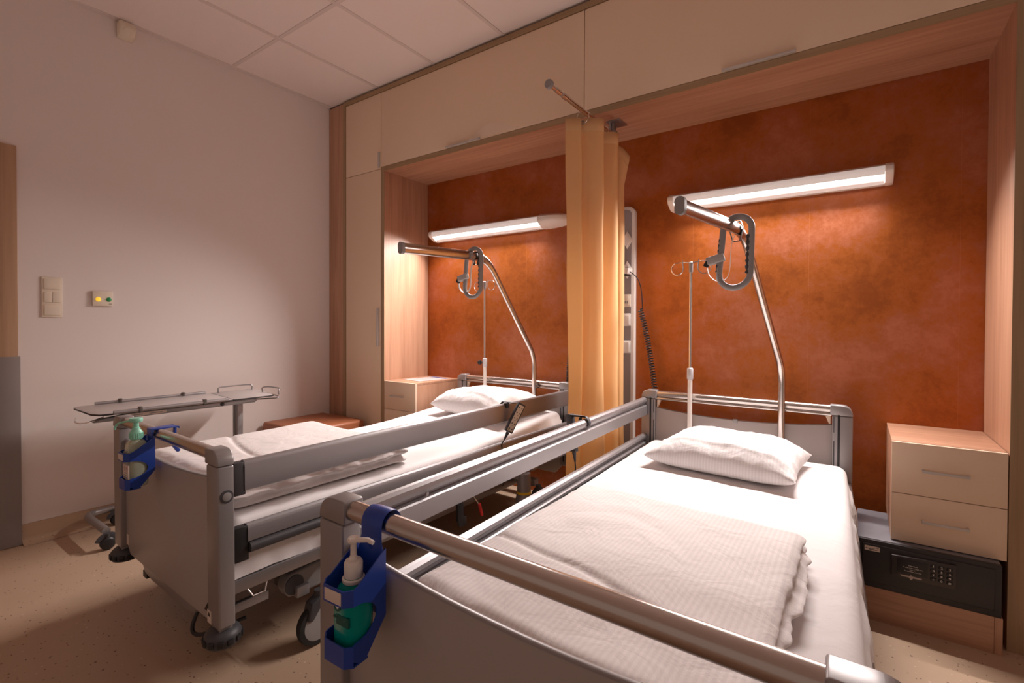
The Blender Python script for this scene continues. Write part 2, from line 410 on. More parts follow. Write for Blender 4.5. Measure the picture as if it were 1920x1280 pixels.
MB().prism([(XL, 3.028), (XL+.055, 3.028), (XL+.068, 2.985), (XL+.05, 2.945), (XL, 2.93)], 'Y', 1.068, 1.152, .010, 3).build('housing', M_CREAMP, t)
RY = Matrix.Rotation(math.radians(38), 3, 'Y')
MB(lambda p: Vector((XL+.0585, 1.11, 2.967)) + RY @ p).lathe([(.026, -.003), (.026, .004), (.02, .007), (0, .008)], (0, 0, 0), 'X').build('lens', M_CREAMP, t)

# ------------------------------------------------------------------ fitted furniture along the back wall
# wardrobe at the left end
t = thing('wardrobe', 'tall cream door wardrobe in wood carcass between left wall and bed niche', 'wardrobe', (-3.34, 2.77, 0))
mb = MB().use(M_WOODZ)
mb.box((XL+.001, Y0+.006, 0), (-3.500, Y0+.03, H-.012))
mb.box((XNL-.025, Y0+.004, 0), (XNL, YB-.002, ZS))
mb.box((-3.46, Y0+.03, .02), (XNL-.02, YB-.002, ZS)).box((-3.46, Y0+.03, ZS), (XNL, YB-.002, H-.015))
mb.use(M_EDGEZ).box((-3.502, Y0-.002, 0), (-3.462, Y0+.03, H-.012)).box((-3.026, Y0-.001, 0), (XNL, Y0+.0045, ZS+.035))
mb.build('carcass', None, t)
d = MB().box((-3.459, Y0-.001, .06), (-3.0295, Y0+.019, 2.399), .0015).build('tall_door', M_CREAM, t)
MB().box((-3.058, Y0-.022, 1.03), (-3.044, Y0-.001, 1.33), .002).build('handle', M_HAND, d)
d = MB().box((-3.459, Y0-.001, 2.403), (-3.0295, Y0+.019, 2.985), .0015).build('upper_door', M_CREAM, t)
MB().box((-3.050, Y0-.016, 2.412), (-3.034, Y0-.001, 2.53), .002).build('handle', M_HAND, d)
MB().box((-3.459, Y0+.01, .0), (-3.03, Y0+.02, .06)).build('plinth', M_WOODX, t)

def overhead(x0, x1, hx, label):
    t = thing('overhead_cabinet', label, 'cabinet', ((x0+x1)/2, 2.77, ZS), 0, None)
    mb = MB().use(M_WOODX).box((x0, Y0+.004, ZS), (x1, YB-.002, ZS+.034)).box((x0, Y0+.03, ZS+.03), (x1, YB-.002, H-.03))
    mb.use(M_EDGE).box((x0, Y0-.001, ZS), (x1, Y0+.0045, ZS+.033)).build('carcass', None, t)
    d = MB().box((x0+.0022-(.037 if x0 < -2 else 0), Y0-.001, ZS+.036), (x1-.0022, Y0+.019, 2.985), .0015).build('flap_door', M_CREAM, t)
    MB().box((hx-.14 if x0 > -2 else hx-.27, Y0-.018, ZS+.037), (hx+.17 if x0 > -2 else hx+.03, Y0-.001, ZS+.047), .002).build('handle', M_HAND, d)
    return t
overhead(XNL+.0005, -1.288, -2.07, 'long cream overhead flap cabinet above the left bed, crumpled film on its handle')
overhead(-1.288, XNR, -.41, 'long cream overhead flap cabinet above the right bed')
# clear film caught on the left flap handle
def film(u, v):
    x = -2.12+u*.40; z = ZS+.038+v*.075*math.sin(PI*min(1, u*1.05+.02))
    return Vector((x, Y0-.021-.012*abs(noise.noise(Vector((u*9, v*4, 1)))), z+.008*noise.noise(Vector((u*12, v*5, 3)))))
o = MB().grid(film, 40, 8).build('plastic_film', M_FILM); tag(o, 'crumpled clear plastic film stuck along the flap handle above the left bed', 'plastic film')
# tall end panel on the right
t = thing('side_panel', 'tall wooden side panel closing the niche at the right edge', 'panel', (.52, 2.77, 0))
mb = MB().use(M_WOODZ).box((XNR, Y0+.004, 0), (.60, YB-.002, H-.012)); mb.use(M_EDGEZ).box((XNR, Y0-.001, 0), (.66, Y0+.005, H-.012)); mb.build('panel', None, t)
# top trim strip
o = MB().box((-3.462, Y0-.006, 2.988), (XNR, Y0+.03, H-.012)).build('trim_1', M_EDGE); struct(o)
o = MB().box((XL+.001, Y0+.02, H-.012), (.66, Y0+.06, H+.012)).build('gap_shade', M_BLACK); struct(o)  # black strip painting the shade of the gap under the ceiling

# ------------------------------------------------------------------ drawer units
def drawers(name, label, x0, x1, z0, z1, hx0, hx1, edge_right):
    t = thing(name, label, 'drawer cabinet', ((x0+x1)/2, 2.77, z0))
    MB().use(M_WOODX).box((x0, Y0+.019, z1-.019), (x1, YB-.002, z1), .0008).use(M_WOODZ).box((x0, Y0+.019, z0), (x1, YB-.002, z1-.019)).build('carcass', None, t)
    zm = (z0+z1)/2-.008
    for a, b in ((zm+.0015, z1-.002), (z0, zm-.0015)):
        mb = MB().use(M_CREAM).box((x0, Y0, a), (x1, Y0+.018, b), .001)
        mb.use(M_CREAM2).box((x0, Y0+.0005, b-.0004), (x1, Y0+.018, b+.0006)).box((x1-.0005, Y0+.0005, a) if edge_right else (x0-.0006, Y0+.0005, a), (x1+.0008, Y0+.018, b) if edge_right else (x0+.0005, Y0+.018, b))
        dr = mb.build('drawer', None, t)
        z = (a+b)/2
        MB().box((hx0, Y0-.024, z-.005), (hx1, Y0-.018, z+.005), .0015).box((hx0, Y0-.02, z-.005), (hx0+.008, Y0, z+.005), .001).box((hx1-.008, Y0-.02, z-.005), (hx1, Y0, z+.005), .001).build('handle', M_HAND, dr)
    return t
drawers('bedside_drawers', 'cream two drawer bedside cabinet in wood, above the safe by the right bed', .117, .457, .331, .731, .212, .352, False)
drawers('bedside_drawers', 'cream two drawer bedside cabinet beside the left bed, printed sheet on top', XNL+.001, -2.650, .355, .767, -2.905, -2.765, True)
# printed sheet in a clear sleeve
t = thing('printed_sheet', 'printed sheet in a clear sleeve with blue band on left bedside cabinet', 'paper', (-2.83, 2.79, .7672))
Rz = Matrix.Rotation(math.radians(-9), 3, 'Z')
mb = MB(lambda p: Vector((-2.80, 2.80, .768))+Rz @ p)
mb.use(plain('printed paper', (.66, .64, .64), .25)).box((-.105, -.148, 0), (.105, .148, .0015))
mb.use(plain('blue print', (.05, .08, .32), .3)).box((-.095, .105, .0012), (.095, .140, .0019))
mb.use(plain('grey print', (.42, .42, .44), .4))
for k in range(7): mb.box((-.09, .08-k*.028, .0012), (-.09+.17*random.uniform(.6, 1), .085-k*.028, .0019))
mb.build('paper', None, t)

# ------------------------------------------------------------------ safe on its plinth
YS = 2.48
t = thing('safe_plinth', 'low wooden plinth box on the floor under the black safe', 'plinth', (.235, 2.7, 0))
MB().use(M_WOODX).box((.028, YS, 0), (.418, YB-.003, .135), .001).use(M_WOODZ).box((.4185, YS-.0005, 0), (.441, YB-.003, .1352), .001).build('plinth_box', None, t)
t = thing('safe', 'black electronic keypad safe on wooden plinth under the right bedside drawers', 'safe', (.225, 2.7, .136))
MB().use(M_SAFE).box((.004, YS, .1355), (.437, YS+.02, .327), .002).use(M_SAFE_LIT).box((.004, YS+.018, .1355), (.437, 2.88, .327), .003).build('safe_body', None, t)
dm = MB().box((.022, YS-.005, .158), (.418, YS+.004, .312), .003, 3).build('safe_door', M_SAFE, t)
kp = MB().prism([(.117, .291), (.311, .300), (.311, .207), (.117, .207)], 'Y', YS-.018, YS-.004, .002).build('keypad', plain('keypad plastic', (.040, .034, .034), .38), t)
fp = YS-.0185
mb = MB().box((.135, YS-.0192, .228), (.228, YS-.0165, .284), .0008); mb.build('display', M_BLACK, kp)
mb = MB()
P = lambda x, z: (lambda u, v, w: (x+u, YS-.0195-w, z+v))
mb.text('Instructions', .0058, P(.183, .262)).text('To close: Enter 3-5 digit code,', .0050, P(.183, .2535)).text('press "#"', .0050, P(.183, .2468)).text('To open: Enter your code', .0050, P(.183, .240))
mb.build('printed_text', M_PRINT, kp)
mb = MB(); z = .2165; x = .178; y = YS-.0188
for sgn in (1, -1):
    mb.prism([(x+sgn*.002, z+.006), (x+sgn*.034, z+.0045), (x+sgn*.030, z-.0005), (x+sgn*.010, z-.001), (x+sgn*.008, z+.001)], 'Y', y-.0006, y+.0006)
mb.prism([(x, z+.011), (x+.0085, z+.001), (x, z-.0095), (x-.0085, z+.001)], 'Y', y-.001, y+.0006)
mb.build('emblem', plain('emblem print', (.45, .38, .35), .5), kp)
keys = ['123', '456', '789', '*0#']
for r, row in enumerate(keys):
    for c, ch in enumerate(row):
        cx = .2445+c*.0235; cz = .2805-r*.0168-.0006*c
        mb = MB().use(M_BLACK).box((cx-.0088, YS-.0215, cz-.0058), (cx+.0088, YS-.0165, cz+.0058), .0022, 3)
        mb.use(M_PRINT).text(ch, .0115, (lambda a, b: (lambda u, v, w: (a+u*1.15, YS-.0217-w, b+v)))(cx, cz-.0002 if ch != '*' else cz-.003))
        mb.build('key', None, kp)
mb = MB().use(M_LABELP).box((.030, YS-.0058, .284), (.080, YS-.0045, .303))
mb.use(M_BLACK)
for k, (a, b, zz) in enumerate(((.043, .062, .3045), (.043, .074, .3015), (.043, .070, .2993), (.060, .077, .3085), (.033, .040, .3025), (.033, .040, .3052))): mb.box((a, YS-.0062, zz-.0116), (b, YS-.0057, zz-.0102))
mb.build('rating_label', None, t)

# ------------------------------------------------------------------ pouf
t = thing('pouf', 'brown leather cube stool in the corner by wardrobe and left wall', 'stool', (-3.39, 2.19, 0))
mb = MB().box((-3.675, 1.94, .02), (-3.135, 2.46, .462), .022, 4).build('cushion_cube', M_LEATHER, t)
mb = MB().tube([(-3.665, 1.945, .445), (-3.145, 1.945, .445), (-3.14, 2.45, .445), (-3.67, 2.45, .445)], .0035, 6, closed=True).build('piping', M_LEATHER, t)
MB().box((-3.64, 1.98, 0), (-3.17, 2.42, .022)).build('base', M_BLACK, t)

# ------------------------------------------------------------------ bed lamps
def bed_lamp(x0, x1, label, round_end):
    t = thing('bed_lamp', label, 'wall lamp', ((x0+x1)/2, YB, 1.925))
    y = lambda d: YB-d
    e = .035
    # housing: back tray, top, front lip
    mb = MB()
    mb.prism([(y(.001), 1.965), (y(.085), 1.965), (y(.112), 1.950), (y(.100), 1.950), (y(.082), 1.958), (y(.03), 1.958), (y(.022), 1.895), (y(.03), 1.880), (y(.001), 1.880)], 'X', x0+e, x1-e)
    mb.build('housing', M_WHITEP, t)
    MB().prism([(y(.112), 1.951), (y(.116), 1.945), (y(.117), 1.928), (y(.114), 1.910), (y(.111), 1.910), (y(.111), 1.930), (y(.106), 1.950)], 'X', x0+e, x1-e).build('front_cover', M_DIFF, t)
    MB().prism([(y(.020), 1.880), (y(.054), 1.893), (y(.056), 1.897), (y(.020), 1.886)], 'X', x0+e, x1-e).build('lower_cover', M_DIFF, t)
    prof = [(y(.001), 1.967), (y(.088), 1.967), (y(.116), 1.950), (y(.119), 1.928), (y(.108), 1.908), (y(.055), 1.880), (y(.001), 1.878)]
    for s, (a, b) in ((-1, (x0, x0+e)), (1, (x1-e, x1))):
        if round_end and s > 0:
            mb = MB()
            n = 9; rings = []
            def ring(u, v, a=a, b=b+.165):
                k = math.sqrt(max(0, 1-u*u*.97)); x = a+(b-a)*u
                p = prof[int(round(v*(len(prof)-1)))]
                return Vector((x, YB-(YB-p[0])*(.25+.75*k), 1.93+(p[1]-1.93)*(.55+.45*k)))
            mb.grid(ring, 14, len(prof)).build('end_cap', M_WHITEP, t)
        else:
            mb = MB().prism(prof, 'X', a, b, .006, 3).build('end_cap', M_WHITEP, t)
    MB().cyl((x0+e+.01, y(.062), 1.922), (x1-e-.01, y(.062), 1.922), .013, 14).build('fluorescent_tube', M_TUBE, t)
    # the light the tube throws through the slot of the housing
    ld = bpy.data.lights.new('bed_lamp_light', 'AREA'); ld.shape = 'RECTANGLE'; ld.size = x1-x0-2*e-.03; ld.size_y = .022; ld.energy = LAMP_W; ld.color = LAMP_COL; ld.spread = math.radians(132)
    lo = bpy.data.objects.new('bed_lamp_light', ld); COL.objects.link(lo); lo.parent = t
    lo.location = (0, -.062, 1.908-1.925); lo.rotation_euler = (math.radians(-32), 0, 0)
    return t
bed_lamp(-.925, .128, 'lit white bar lamp on the orange wall over the right bed', False)
bed_lamp(-2.872, -1.79, 'lit white bar lamp on the orange wall over the left bed, left of curtain', True)

# ------------------------------------------------------------------ media duct with its sockets
t = thing('service_duct', 'grey vertical service duct in white frame on wall between the beds', 'service panel', (-1.28, YB, .3))
def rr(x0, z0, x1, z1, r, n=8):
    out = []
    for cx, cz, a in ((x1-r, z1-r, 0), (x0+r, z1-r, 90), (x0+r, z0+r, 180), (x1-r, z0+r, 270)):
        for i in range(n+1):
            q = math.radians(a+90*i/n); out.append((cx+r*math.cos(q), cz+r*math.sin(q)))
    return out
MB().prism(rr(-1.41, .32, -1.151, 1.948, .045), 'Y', YB-.04, YB-.001, .004).build('frame', M_WHITEP, t)
MB().prism(rr(-1.39, .34, -1.171, 1.928, .032), 'Y', YB-.0425, YB-.03).build('face_plate', plain('grey duct face', (.30, .27, .27), .45), t)
MB().box((-1.212, YB-.0406, 1.9375), (-1.190, YB-.0398, 1.9400)).box((-1.187, YB-.0406, 1.9375), (-1.182, YB-.0398, 1.9420)).build('print', M_GREYP, t)
SQ = Matrix.Diagonal((.62, 1, 1))
def plate(name, label, x, z, rot, kind, group=None, mat=M_WHITEP):
    q = thing(name, label, 'switch' if 'switch' in name or kind == 'red' else 'socket', (x, YB-.0425, z), 0, group)
    Ry = Matrix.Rotation(math.radians(rot), 3, 'Y'); c = Vector((x, YB-.0425, z))
    xf = lambda p: c + SQ @ Ry @ p
    MB(xf).box((-.040, -.010, -.040), (.040, 0, .040), .004, 3).build('plate', mat, q)
    if kind in ('switch', 'cover'): MB(xf).box((-.030, -.015, -.031), (.030, -.009, .031), .003, 3).build('rocker', M_WHITEP, q)
    elif kind == 'socket':
        MB(xf).box((-.031, -.014, -.031), (.031, -.009, .031), .003, 3).build('insert', mat, q)
        MB(xf).lathe([(.020, -.0146), (.020, -.006)], (0, 0, 0), 'Y').build('socket_well', M_GREYP, q)
    elif kind == 'data':
        MB(xf).box((-.026, -.013, -.030), (.026, -.009, .030), .002, 2).build('insert', M_CREAMP, q)
        MB(xf).box((-.018, -.0145, -.018), (-.003, -.012, -.002)).box((.003, -.0145, -.018), (.018, -.012, -.002)).build('data_port', M_GREYP, q)
    elif kind == 'red':
        MB(xf).lathe([(.0, -.024), (.008, -.023), (.011, -.018), (.012, -.009)], (0, 0, 0), 'Y').build('red_button', M_RED, q)
    return q
xr, xl = -1.196, -1.252
plate('wall_socket', 'diamond shaped white cover plate near the top right of the service duct', xr, 1.735, 45, 'cover')
plate('wall_socket', 'diamond socket on the service duct with the coiled lead plugged in', xr, 1.548, 45, 'socket')
plate('data_socket', 'cream double data socket upright on the right of service duct', xr, 1.355, 0, 'data', mat=M_CREAMP)
plate('light_switch', 'upright white switch under the data socket on the service duct', xr, 1.235, 0, 'switch')
plate('light_switch', 'lowest white switch on the right of the service duct', xr, 1.065, 0, 'switch')
plate('wall_socket', 'diamond socket at the curtain edge, topmost of the left column', xl, 1.845, 45, 'cover')
plate('wall_socket', 'diamond socket at the curtain edge above the white call handset', xl, 1.655, 45, 'cover')
plate('call_switch', 'diamond call switch with a red button beside the curtain', xl, 1.28, 45, 'red')
plate('light_switch', 'white switch half hidden by curtain, low on the service duct', xl, 1.065, 0, 'switch')
t = thing('call_handset', 'white call handset hanging on the service duct behind the curtain edge', 'handset', (-1.28, YB-.05, 1.48))
MB().prism([(-1.29, 1.59), (-1.243, 1.59), (-1.240, 1.52), (-1.232, 1.44), (-1.24, 1.415), (-1.285, 1.415)], 'Y', YB-.072, YB-.044, .008, 3).build('handset_body', M_WHITEP, t)
MB().tube(smooth_path([(-1.275, YB-.055, 1.415), (-1.245, YB-.047, 1.36), (-1.235, YB-.047, 1.12), (-1.25, YB-.047, .9)]), .0025, 6).build('cable', M_GREYP, t)

def coil_lead(name, label, start, knots, plug, turns=48, r=.0155):
    t = thing(name, label, 'power cable', start)
    if plug:
        Ry = Matrix.Rotation(math.radians(-12), 3, 'Z')
        c = Vector(start)
        xf = lambda p: c + Ry @ p
        mb = MB(xf).use(M_WHITEP).prism([(-.030, .012), (.034, .006), (.028, -.030), (-.022, -.022)], 'Y', -.062, -.012, .003)
        mb.use(M_BLACK).box((-.02, -.045, -.038), (.012, -.004, -.018), .006, 3); mb.build('plug', None, t)
    P = [Vector(k) for k in knots]
    pts = smooth_path(P[:4], 8)
    a = P[3]
    path = smooth_path(P[3:], 10)
    L = [0]
    for p, q in zip(path, path[1:]): L.append(L[-1]+(q-p).length)
    N = turns*12; out = []
    for i in range(N+1):
        s = L[-1]*i/N; k = max(j for j in range(len(L)) if L[j] <= s+1e-9); k = min(k, len(path)-2)
        f = (s-L[k])/max(1e-9, L[k+1]-L[k]); c = path[k].lerp(path[k+1], f)
        ramp = min(1, i/18, (N-i)/18+.2); ph = 2*PI*i/12
        out.append(c+Vector((math.cos(ph), math.sin(ph), 0))*r*ramp)
    MB().tube(pts+out, .0030, 7).build('coiled_lead', M_BLACK, t)
    return t
coil_lead('coiled_power_lead', 'black coiled power lead plugged into the service duct, by right bed', (-1.180, YB-.053, 1.546),
    [(-1.155, YB-.105, 1.530), (-1.110, YB-.10, 1.49), (-1.088, YB-.09, 1.42), (-1.082, YB-.08, 1.305), (-1.092, YB-.08, 1.285), (-1.070, YB-.075, 1.20), (-1.036, YB-.07, 1.02), (-1.008, YB-.07, .84), (-.990, YB-.08, .70), (-.97, YB-.09, .50)], True, 52)
coil_lead('coiled_power_lead', 'black coiled power lead against the wall left of the yellow curtain', (-1.55, YB-.05, 1.15),
    [(-1.52, YB-.05, 1.30), (-1.535, YB-.055, 1.24), (-1.55, YB-.06, 1.18), (-1.565, YB-.06, 1.12), (-1.585, YB-.06, 1.05), (-1.600, YB-.06, .95), (-1.615, YB-.055, .80), (-1.66, YB-.055, .70)], False, 30, .013)

# ------------------------------------------------------------------ curtain arm and curtain
XR_, ZR = -1.190, 2.320
t = thing('curtain_arm', 'chrome telescopic curtain arm fixed under the overhead cabinet', 'curtain rail', (XR_, 2.70, ZS))
MB().cyl((XR_, 1.985, ZR), (XR_, 2.70, ZR), .0100, 18).cyl((XR_, 2.035, ZR), (XR_, 2.085, ZR), .0125, 18).cyl((XR_, 2.10, ZR), (XR_, 2.15, ZR), .0138, 18).cyl((XR_, 2.15, ZR), (XR_, 2.70, ZR), .0122, 18).build('arm_tube', M_CHROME, t)
MB().lathe([(.0, -.014), (.019, -.013), (.0215, -.008), (.0215, .004), (.014, .010), (0, .011)], (XR_, 1.983, ZR), 'Y').build('end_knob', M_GREYP, t)
MB().box((XR_-.02, 2.65, ZS-.006), (XR_+.065, 2.765, ZS-.0005), .002).cyl((XR_, 2.70, ZS-.005), (XR_, 2.70, ZR-.03), .016, 20).lathe([(.03, ZR-.008), (.034, ZR), (.03, ZR+.008)], (XR_, 2.70, 0)).prism([(2.66, ZS-.006), (2.75, ZS-.006), (2.72, ZR-.035), (2.68, ZR-.035)], 'X', XR_-.004, XR_+.004).build('bracket', plain('grey bracket metal', (.35, .34, .35), .35, .8), t)
plan = [(-1.262, 2.265), (-1.222, 2.284), (-1.192, 2.302), (-1.200, 2.322), (-1.176, 2.330), (-1.150, 2.338), (-1.118, 2.355), (-1.100, 2.385), (-1.125, 2.410), (-1.200, 2.430), (-1.275, 2.465), (-1.285, 2.50), (-1.25, 2.52), (-1.19, 2.535), (-1.130, 2.565), (-1.112, 2.595), (-1.125, 2.62), (-1.19, 2.64), (-1.26, 2.675), (-1.265, 2.705), (-1.22, 2.735), (-1.165, 2.755), (-1.150, 2.785)]
cpl = smooth_path([(x, y, 0) for x, y in plan], 7)
def curt(u, v):
    i = u*(len(cpl)-1); k = min(int(i), len(cpl)-2); p = cpl[k].lerp(cpl[k+1], i-k)
    z = 2.275-.055*max(0, u-.93)/.07*1.2 - (2.275-.30)*v
    n1 = noise.noise(Vector((u*5, v*2.2, .3)))*.018*v + noise.noise(Vector((u*14, v*5, 2)))*.005*min(1, v*5)
    drift = .02*math.sin(v*3+u*9)*v
    k = max(0, (u-.93)/.07)*max(0, 1-v/.09)
    p = p+Vector((.035*k, .0, 0)); z -= .012*k
    return Vector((XR_+(p.x-XR_)*(1-.12*math.sin(v*PI)*.6)+n1*.8+.014*v, p.y+n1+drift*.5, z))
t = thing('privacy_curtain', 'yellow privacy curtain gathered on the chrome arm between the two beds', 'curtain', (XR_, 2.5, .3))
MB().grid(curt, 170, 120).build('curtain_cloth', M_CURT, t, 80, solid=.0012)
def hem(u, v):
    p = curt(u, .0); q = curt(u, .033); c = p.lerp(q, v); return c
MB().grid(lambda u, v: hem(u, v)+Vector((0, 0, 0)), 170, 3).build('hem', M_CURT, t, 80, solid=.0035)
for x, y in ((-1.19, 2.325), (-1.19, 2.455), (-1.19, 2.575), (-1.19, 2.70)):
    z0 = 2.262
    MB().tube(arc((x, y, z0+.026), .034, 0, 345, 24, 'XZ'), .0016, 7, closed=True).build('curtain_ring', M_CHROME, t)
    MB().tube(arc((x, y-.002, z0-.004), .009, 0, 345, 18, 'XZ'), .0022, 7, closed=True).build('grommet', M_GREYP, t)

# ------------------------------------------------------------------ the two hospital beds
def frame_of(Ox, Oy, t, ti, a):
    a, t, ti = math.radians(a), math.radians(t), math.radians(ti)
    ex = Vector((math.cos(a), -math.sin(a), 0)); ey = Vector((math.sin(t), math.cos(t), math.sin(ti))); ez = Vector((0, -math.sin(ti), 1)); O = Vector((Ox, Oy, 0))
    return lambda p: O + ex*p[0] + ey*p[1] + ez*p[2]
W, L = 1.02, 2.21
BEDL = dict(xf=frame_of(-2.6243, .7424, 1.5353, .3847, 1.6323), T=.804, up=('R',), name='left', lab='grey metal hospital bed on the left, beside the wall and the over-bed table')
BEDR = dict(xf=frame_of(-.9548, .6285, -2.1397, -.0271, 1.2723), T=.828, up=('L',), name='right', lab='grey metal hospital bed on the right, nearest to the viewer')

def rail_profile(x, top, s, low):
    """closed outline (x, z) of one side rail; s=+1 when the outside looks to +x"""
    o = x                                     # outer face
    P = [(o, top-.016), (o-s*.004, top-.005), (o-s*.012, top), (o-s*.024, top-.001), (o-s*.033, top-.008), (o-s*.036, top-.018), (o-s*.032, top-.029), (o-s*.022, top-.035),
         (o-s*.021, top-.041), (o-s*.034, top-.044), (o-s*.038, top-.048), (o-s*.038, top-low), (o-s*.004, top-low), (o, top-low+.003)]
    return P
def make_bed(B):
    xf, T = B['xf'], B['T']
    t = thing('hospital_bed', B['lab'], 'bed', xf((W/2, L/2, 0)))
    # end boards: posts with rounded elbow caps, steel push bar, laminate panel with a sagging top edge
    for end in (0, 1):
        y0, y1 = (0, .05) if end == 0 else (L-.05, L)
        for sx in (0, 1):
            xa, xb = (0, .082) if sx == 0 else (W-.082, W)
            mb = MB(xf).use(M_ALU)
            mb.box((xa, y0, T-.558), (xb, y1, T-.050), .006, 3)
            mb.use(M_BLACK)
            ys = y0+(.0505 if end == 0 else -.0008)
            if end == 0: mb.box((xa+.045 if sx == 0 else xb-.053, y1-.0005, T-.52), (xa+.053 if sx == 0 else xb-.045, y1+.0008, T-.06))
            else:
                xs = xa+.050 if sx == 0 else xb-.060
                mb.box((xs, y0-.001, T-.53), (xs+.010, y0+.002, T-.045), .0005)
                xs2 = xb-.010 if sx == 0 else xa+.006
                mb.box((xs2, y0-.001, T-.50), (xs2+.004, y0+.002, T-.17)).box((xs2, y0-.001, T-.13), (xs2+.003, y0+.002, T-.055))
            p = mb.build('post', None, t)
            # elbow cap
            xo, xi, sg = (xa, xb+.008, 1) if sx == 0 else (xb, xa-.008, -1)
            prof = [(xo, T-.049), (xo, T-.042)] + [(xo+sg*(.033-.033*math.sin(math.radians(a))), T-.035+.035*(1-math.cos(math.radians(a))) if False else T-.035+.035*math.sin(math.radians(90-a)) ) for a in ()] + \
                   [(xo+sg*(.042-.042*math.cos(math.radians(a))), T-.042+.042*math.sin(math.radians(a))) for a in (12, 25, 38, 51, 64, 77, 90)] + [(xi, T), (xi, T-.049)]
            if sg < 0: prof = prof[::-1]
            MB(xf).prism(prof, 'Y', y0-.001, y1+.001, .005, 3).build('corner_cap', M_ALU, t)
            if end == 0:
                # horizontal bumper roller under the post
                cx, cy = (xa+xb)/2, .028
                bm_ = MB(xf).use(M_DARK).lathe([(.020, .010), (.040, .004), (.049, -.005), (.053, -.013), (.053, -.036), (.049, -.043), (.03, -.046), (0, -.046)], (cx, cy, T-.575), 'Z', 36)
                bm_.use(M_BLACK)
                for k in range(12):
                    a = 2*PI*k/12; c = Vector((cx+.0525*math.cos(a), cy+.0525*math.sin(a), T-.600))
                    bm_.box(c-Vector((.0055, .0095, .0095)), c+Vector((.0055, .0095, .0095)), .003, 2, rot=Matrix.Rotation(a, 3, 'Z'))
                bm_.use(M_DARK).cyl((cx, cy, T-.57), (cx, cy, T-.555), .018)
                b_ = bm_.build('bumper_roller', None, t)
                MB(xf).use(M_ALUL).box((cx-.030, .006, T-.572), (cx+.030, .046, T-.556), .003).build('post_foot', None, t)
                if sx == 1: MB(xf).use(M_DARK).lathe([(.020, 0), (.020, .002), (.015, .003)], (xb, .026, T-.145), 'X').use(M_GREYP).lathe([(.0135, .001), (.0135, .004), (.010, .0055), (0, .0058)], (xb, .026, T-.145), 'X').build('release_button', None, t)
        yt = (y0+y1)/2
        MB(xf).cyl((.085, yt, T-.0235), (W-.085, yt, T-.0235), .0205, 28).build('push_bar', M_STEEL, t)
        if end == 1: MB(xf).cyl((.085, yt-.012, T-.048), (W-.085, yt-.012, T-.048), .008, 14).build('lower_bar', M_STEEL, t)
        xs = [.078+(W-.156)*i/24 for i in range(25)]
        top = [(x, T-.088-.040*math.sin(PI*min(1, max(0, (x/W)*1.02)))**.8) for x in xs]
        bot = T-.577 if end == 0 else T-.62
        poly = top+[(W-.082, bot+.05), (W-.13, bot), (.13, bot), (.082, bot+.05)]
        yp = .020 if end == 0 else L-.036
        mb = MB(xf).use(M_PANEL).prism(poly, 'Y', yp, yp+.014, .0015)
        mb.build('end_panel', None, t)
        ed = MB(xf).use(M_ALU).tube([(x, yp+.007, z+.001) for x, z in top], .0035, 6, rb=.008, up=(0, 1, 0)).build('panel_edge', None, t)
        if end == 0:
            m2 = MB(xf).use(M_ALU).prism([(.24, bot-.002), (W-.24, bot-.002), (W-.27, bot-.035), (W-.34, bot-.045), (.34, bot-.045), (.27, bot-.035)], 'Y', .028, .050, .004)
            m2.use(M_BLACK).prism([(W-.155, bot+.028), (W-.112, bot+.028), (W-.120, bot+.068)], 'Y', .0185, .0205).box((.245, .03, bot-.06), (.285, .07, bot-.035)).build('lower_crossbar', None, t)
            MB(xf).use(M_LABELP).box((W-.082, -.001, bot+.022), (W-.055, .0008, bot+.062)).use(M_BLACK).prism([(W-.078, bot+.044), (W-.060, bot+.044), (W-.069, bot+.058)], 'Y', -.0018, .0).build('warning_sticker', None, t)
            MB(xf).use(M_LABELP).box((.088, .0188, bot+.035), (.112, .0202, bot+.078)).build('type_label', None, t)
            MB(xf).use(M_BLACK).tube(smooth_path([(W-.30, .06, bot-.03), (W-.285, .03, bot-.085), (W-.25, .03, bot-.10), (W-.18, .06, bot-.075), (W-.13, .14, bot-.05)]), .0065, 8).build('brake_pedal', None, t)
        else:
            MB(xf).use(M_GREYP).box((W/2-.012, yp-.004, T-.140), (W/2+.012, yp+.018, T-.120), .003).build('panel_clip', None, t)
            for sx in (0, 1):
                xa = .088 if sx == 0 else W-.088; sg = 1 if sx == 0 else -1
                MB(xf).use(M_CREAM2).prism([(xa, T-.055), (xa+sg*.022, T-.055), (xa+sg*.004, T-.10), (xa, T-.10)], 'Y', L-.03, L-.012).build('corner_wedge', None, t)
    # side rails
    for side in ('L', 'R'):
        x = 0.0 if side == 'L' else W; s = -1 if side == 'L' else 1
        up = side in B['up']
        tops = (T-.045, T-.254) if up else (T-.355, T-.475)
        for k, top in enumerate(tops):
            low = .098 if k == 0 else .058
            y0 = .082+.008*k
            mb = MB(xf).use(M_ALUL if not up else M_ALUL).prism(rail_profile(x-s*.001, top, s, low), 'Y', y0, L-.055)
            r = mb.build('side_rail', None, t, sharp=25)
            MB(xf).use(M_BLACK if k == 1 else M_DARK).prism([(x-s*.034, top-.004), (x-s*.004, top-.004), (x-s*.003, top-low-.012-.045*k), (x-s*.034, top-low-.008-.045*k)], 'Y', .050, y0+.004, .003).build('end_cap', None, r)
            if k == 1:
                MB(xf).use(M_DARK).tube([(x-s*.006, y0+.005, top-.076), (x-s*.006, y0+.030, top-.076), (x-s*.006, L-.10, top-.076)], .0165, 14, rb=.0175).build('grip_tube', None, r)
            if up and k == 0:
                MB(xf).use(M_ALU).lathe([(.006, 0), (.006, .002), (.004, .003)], (x-s*.0385, .30, top-.032), 'X').build('rail_screw', None, r) if s < 0 else None
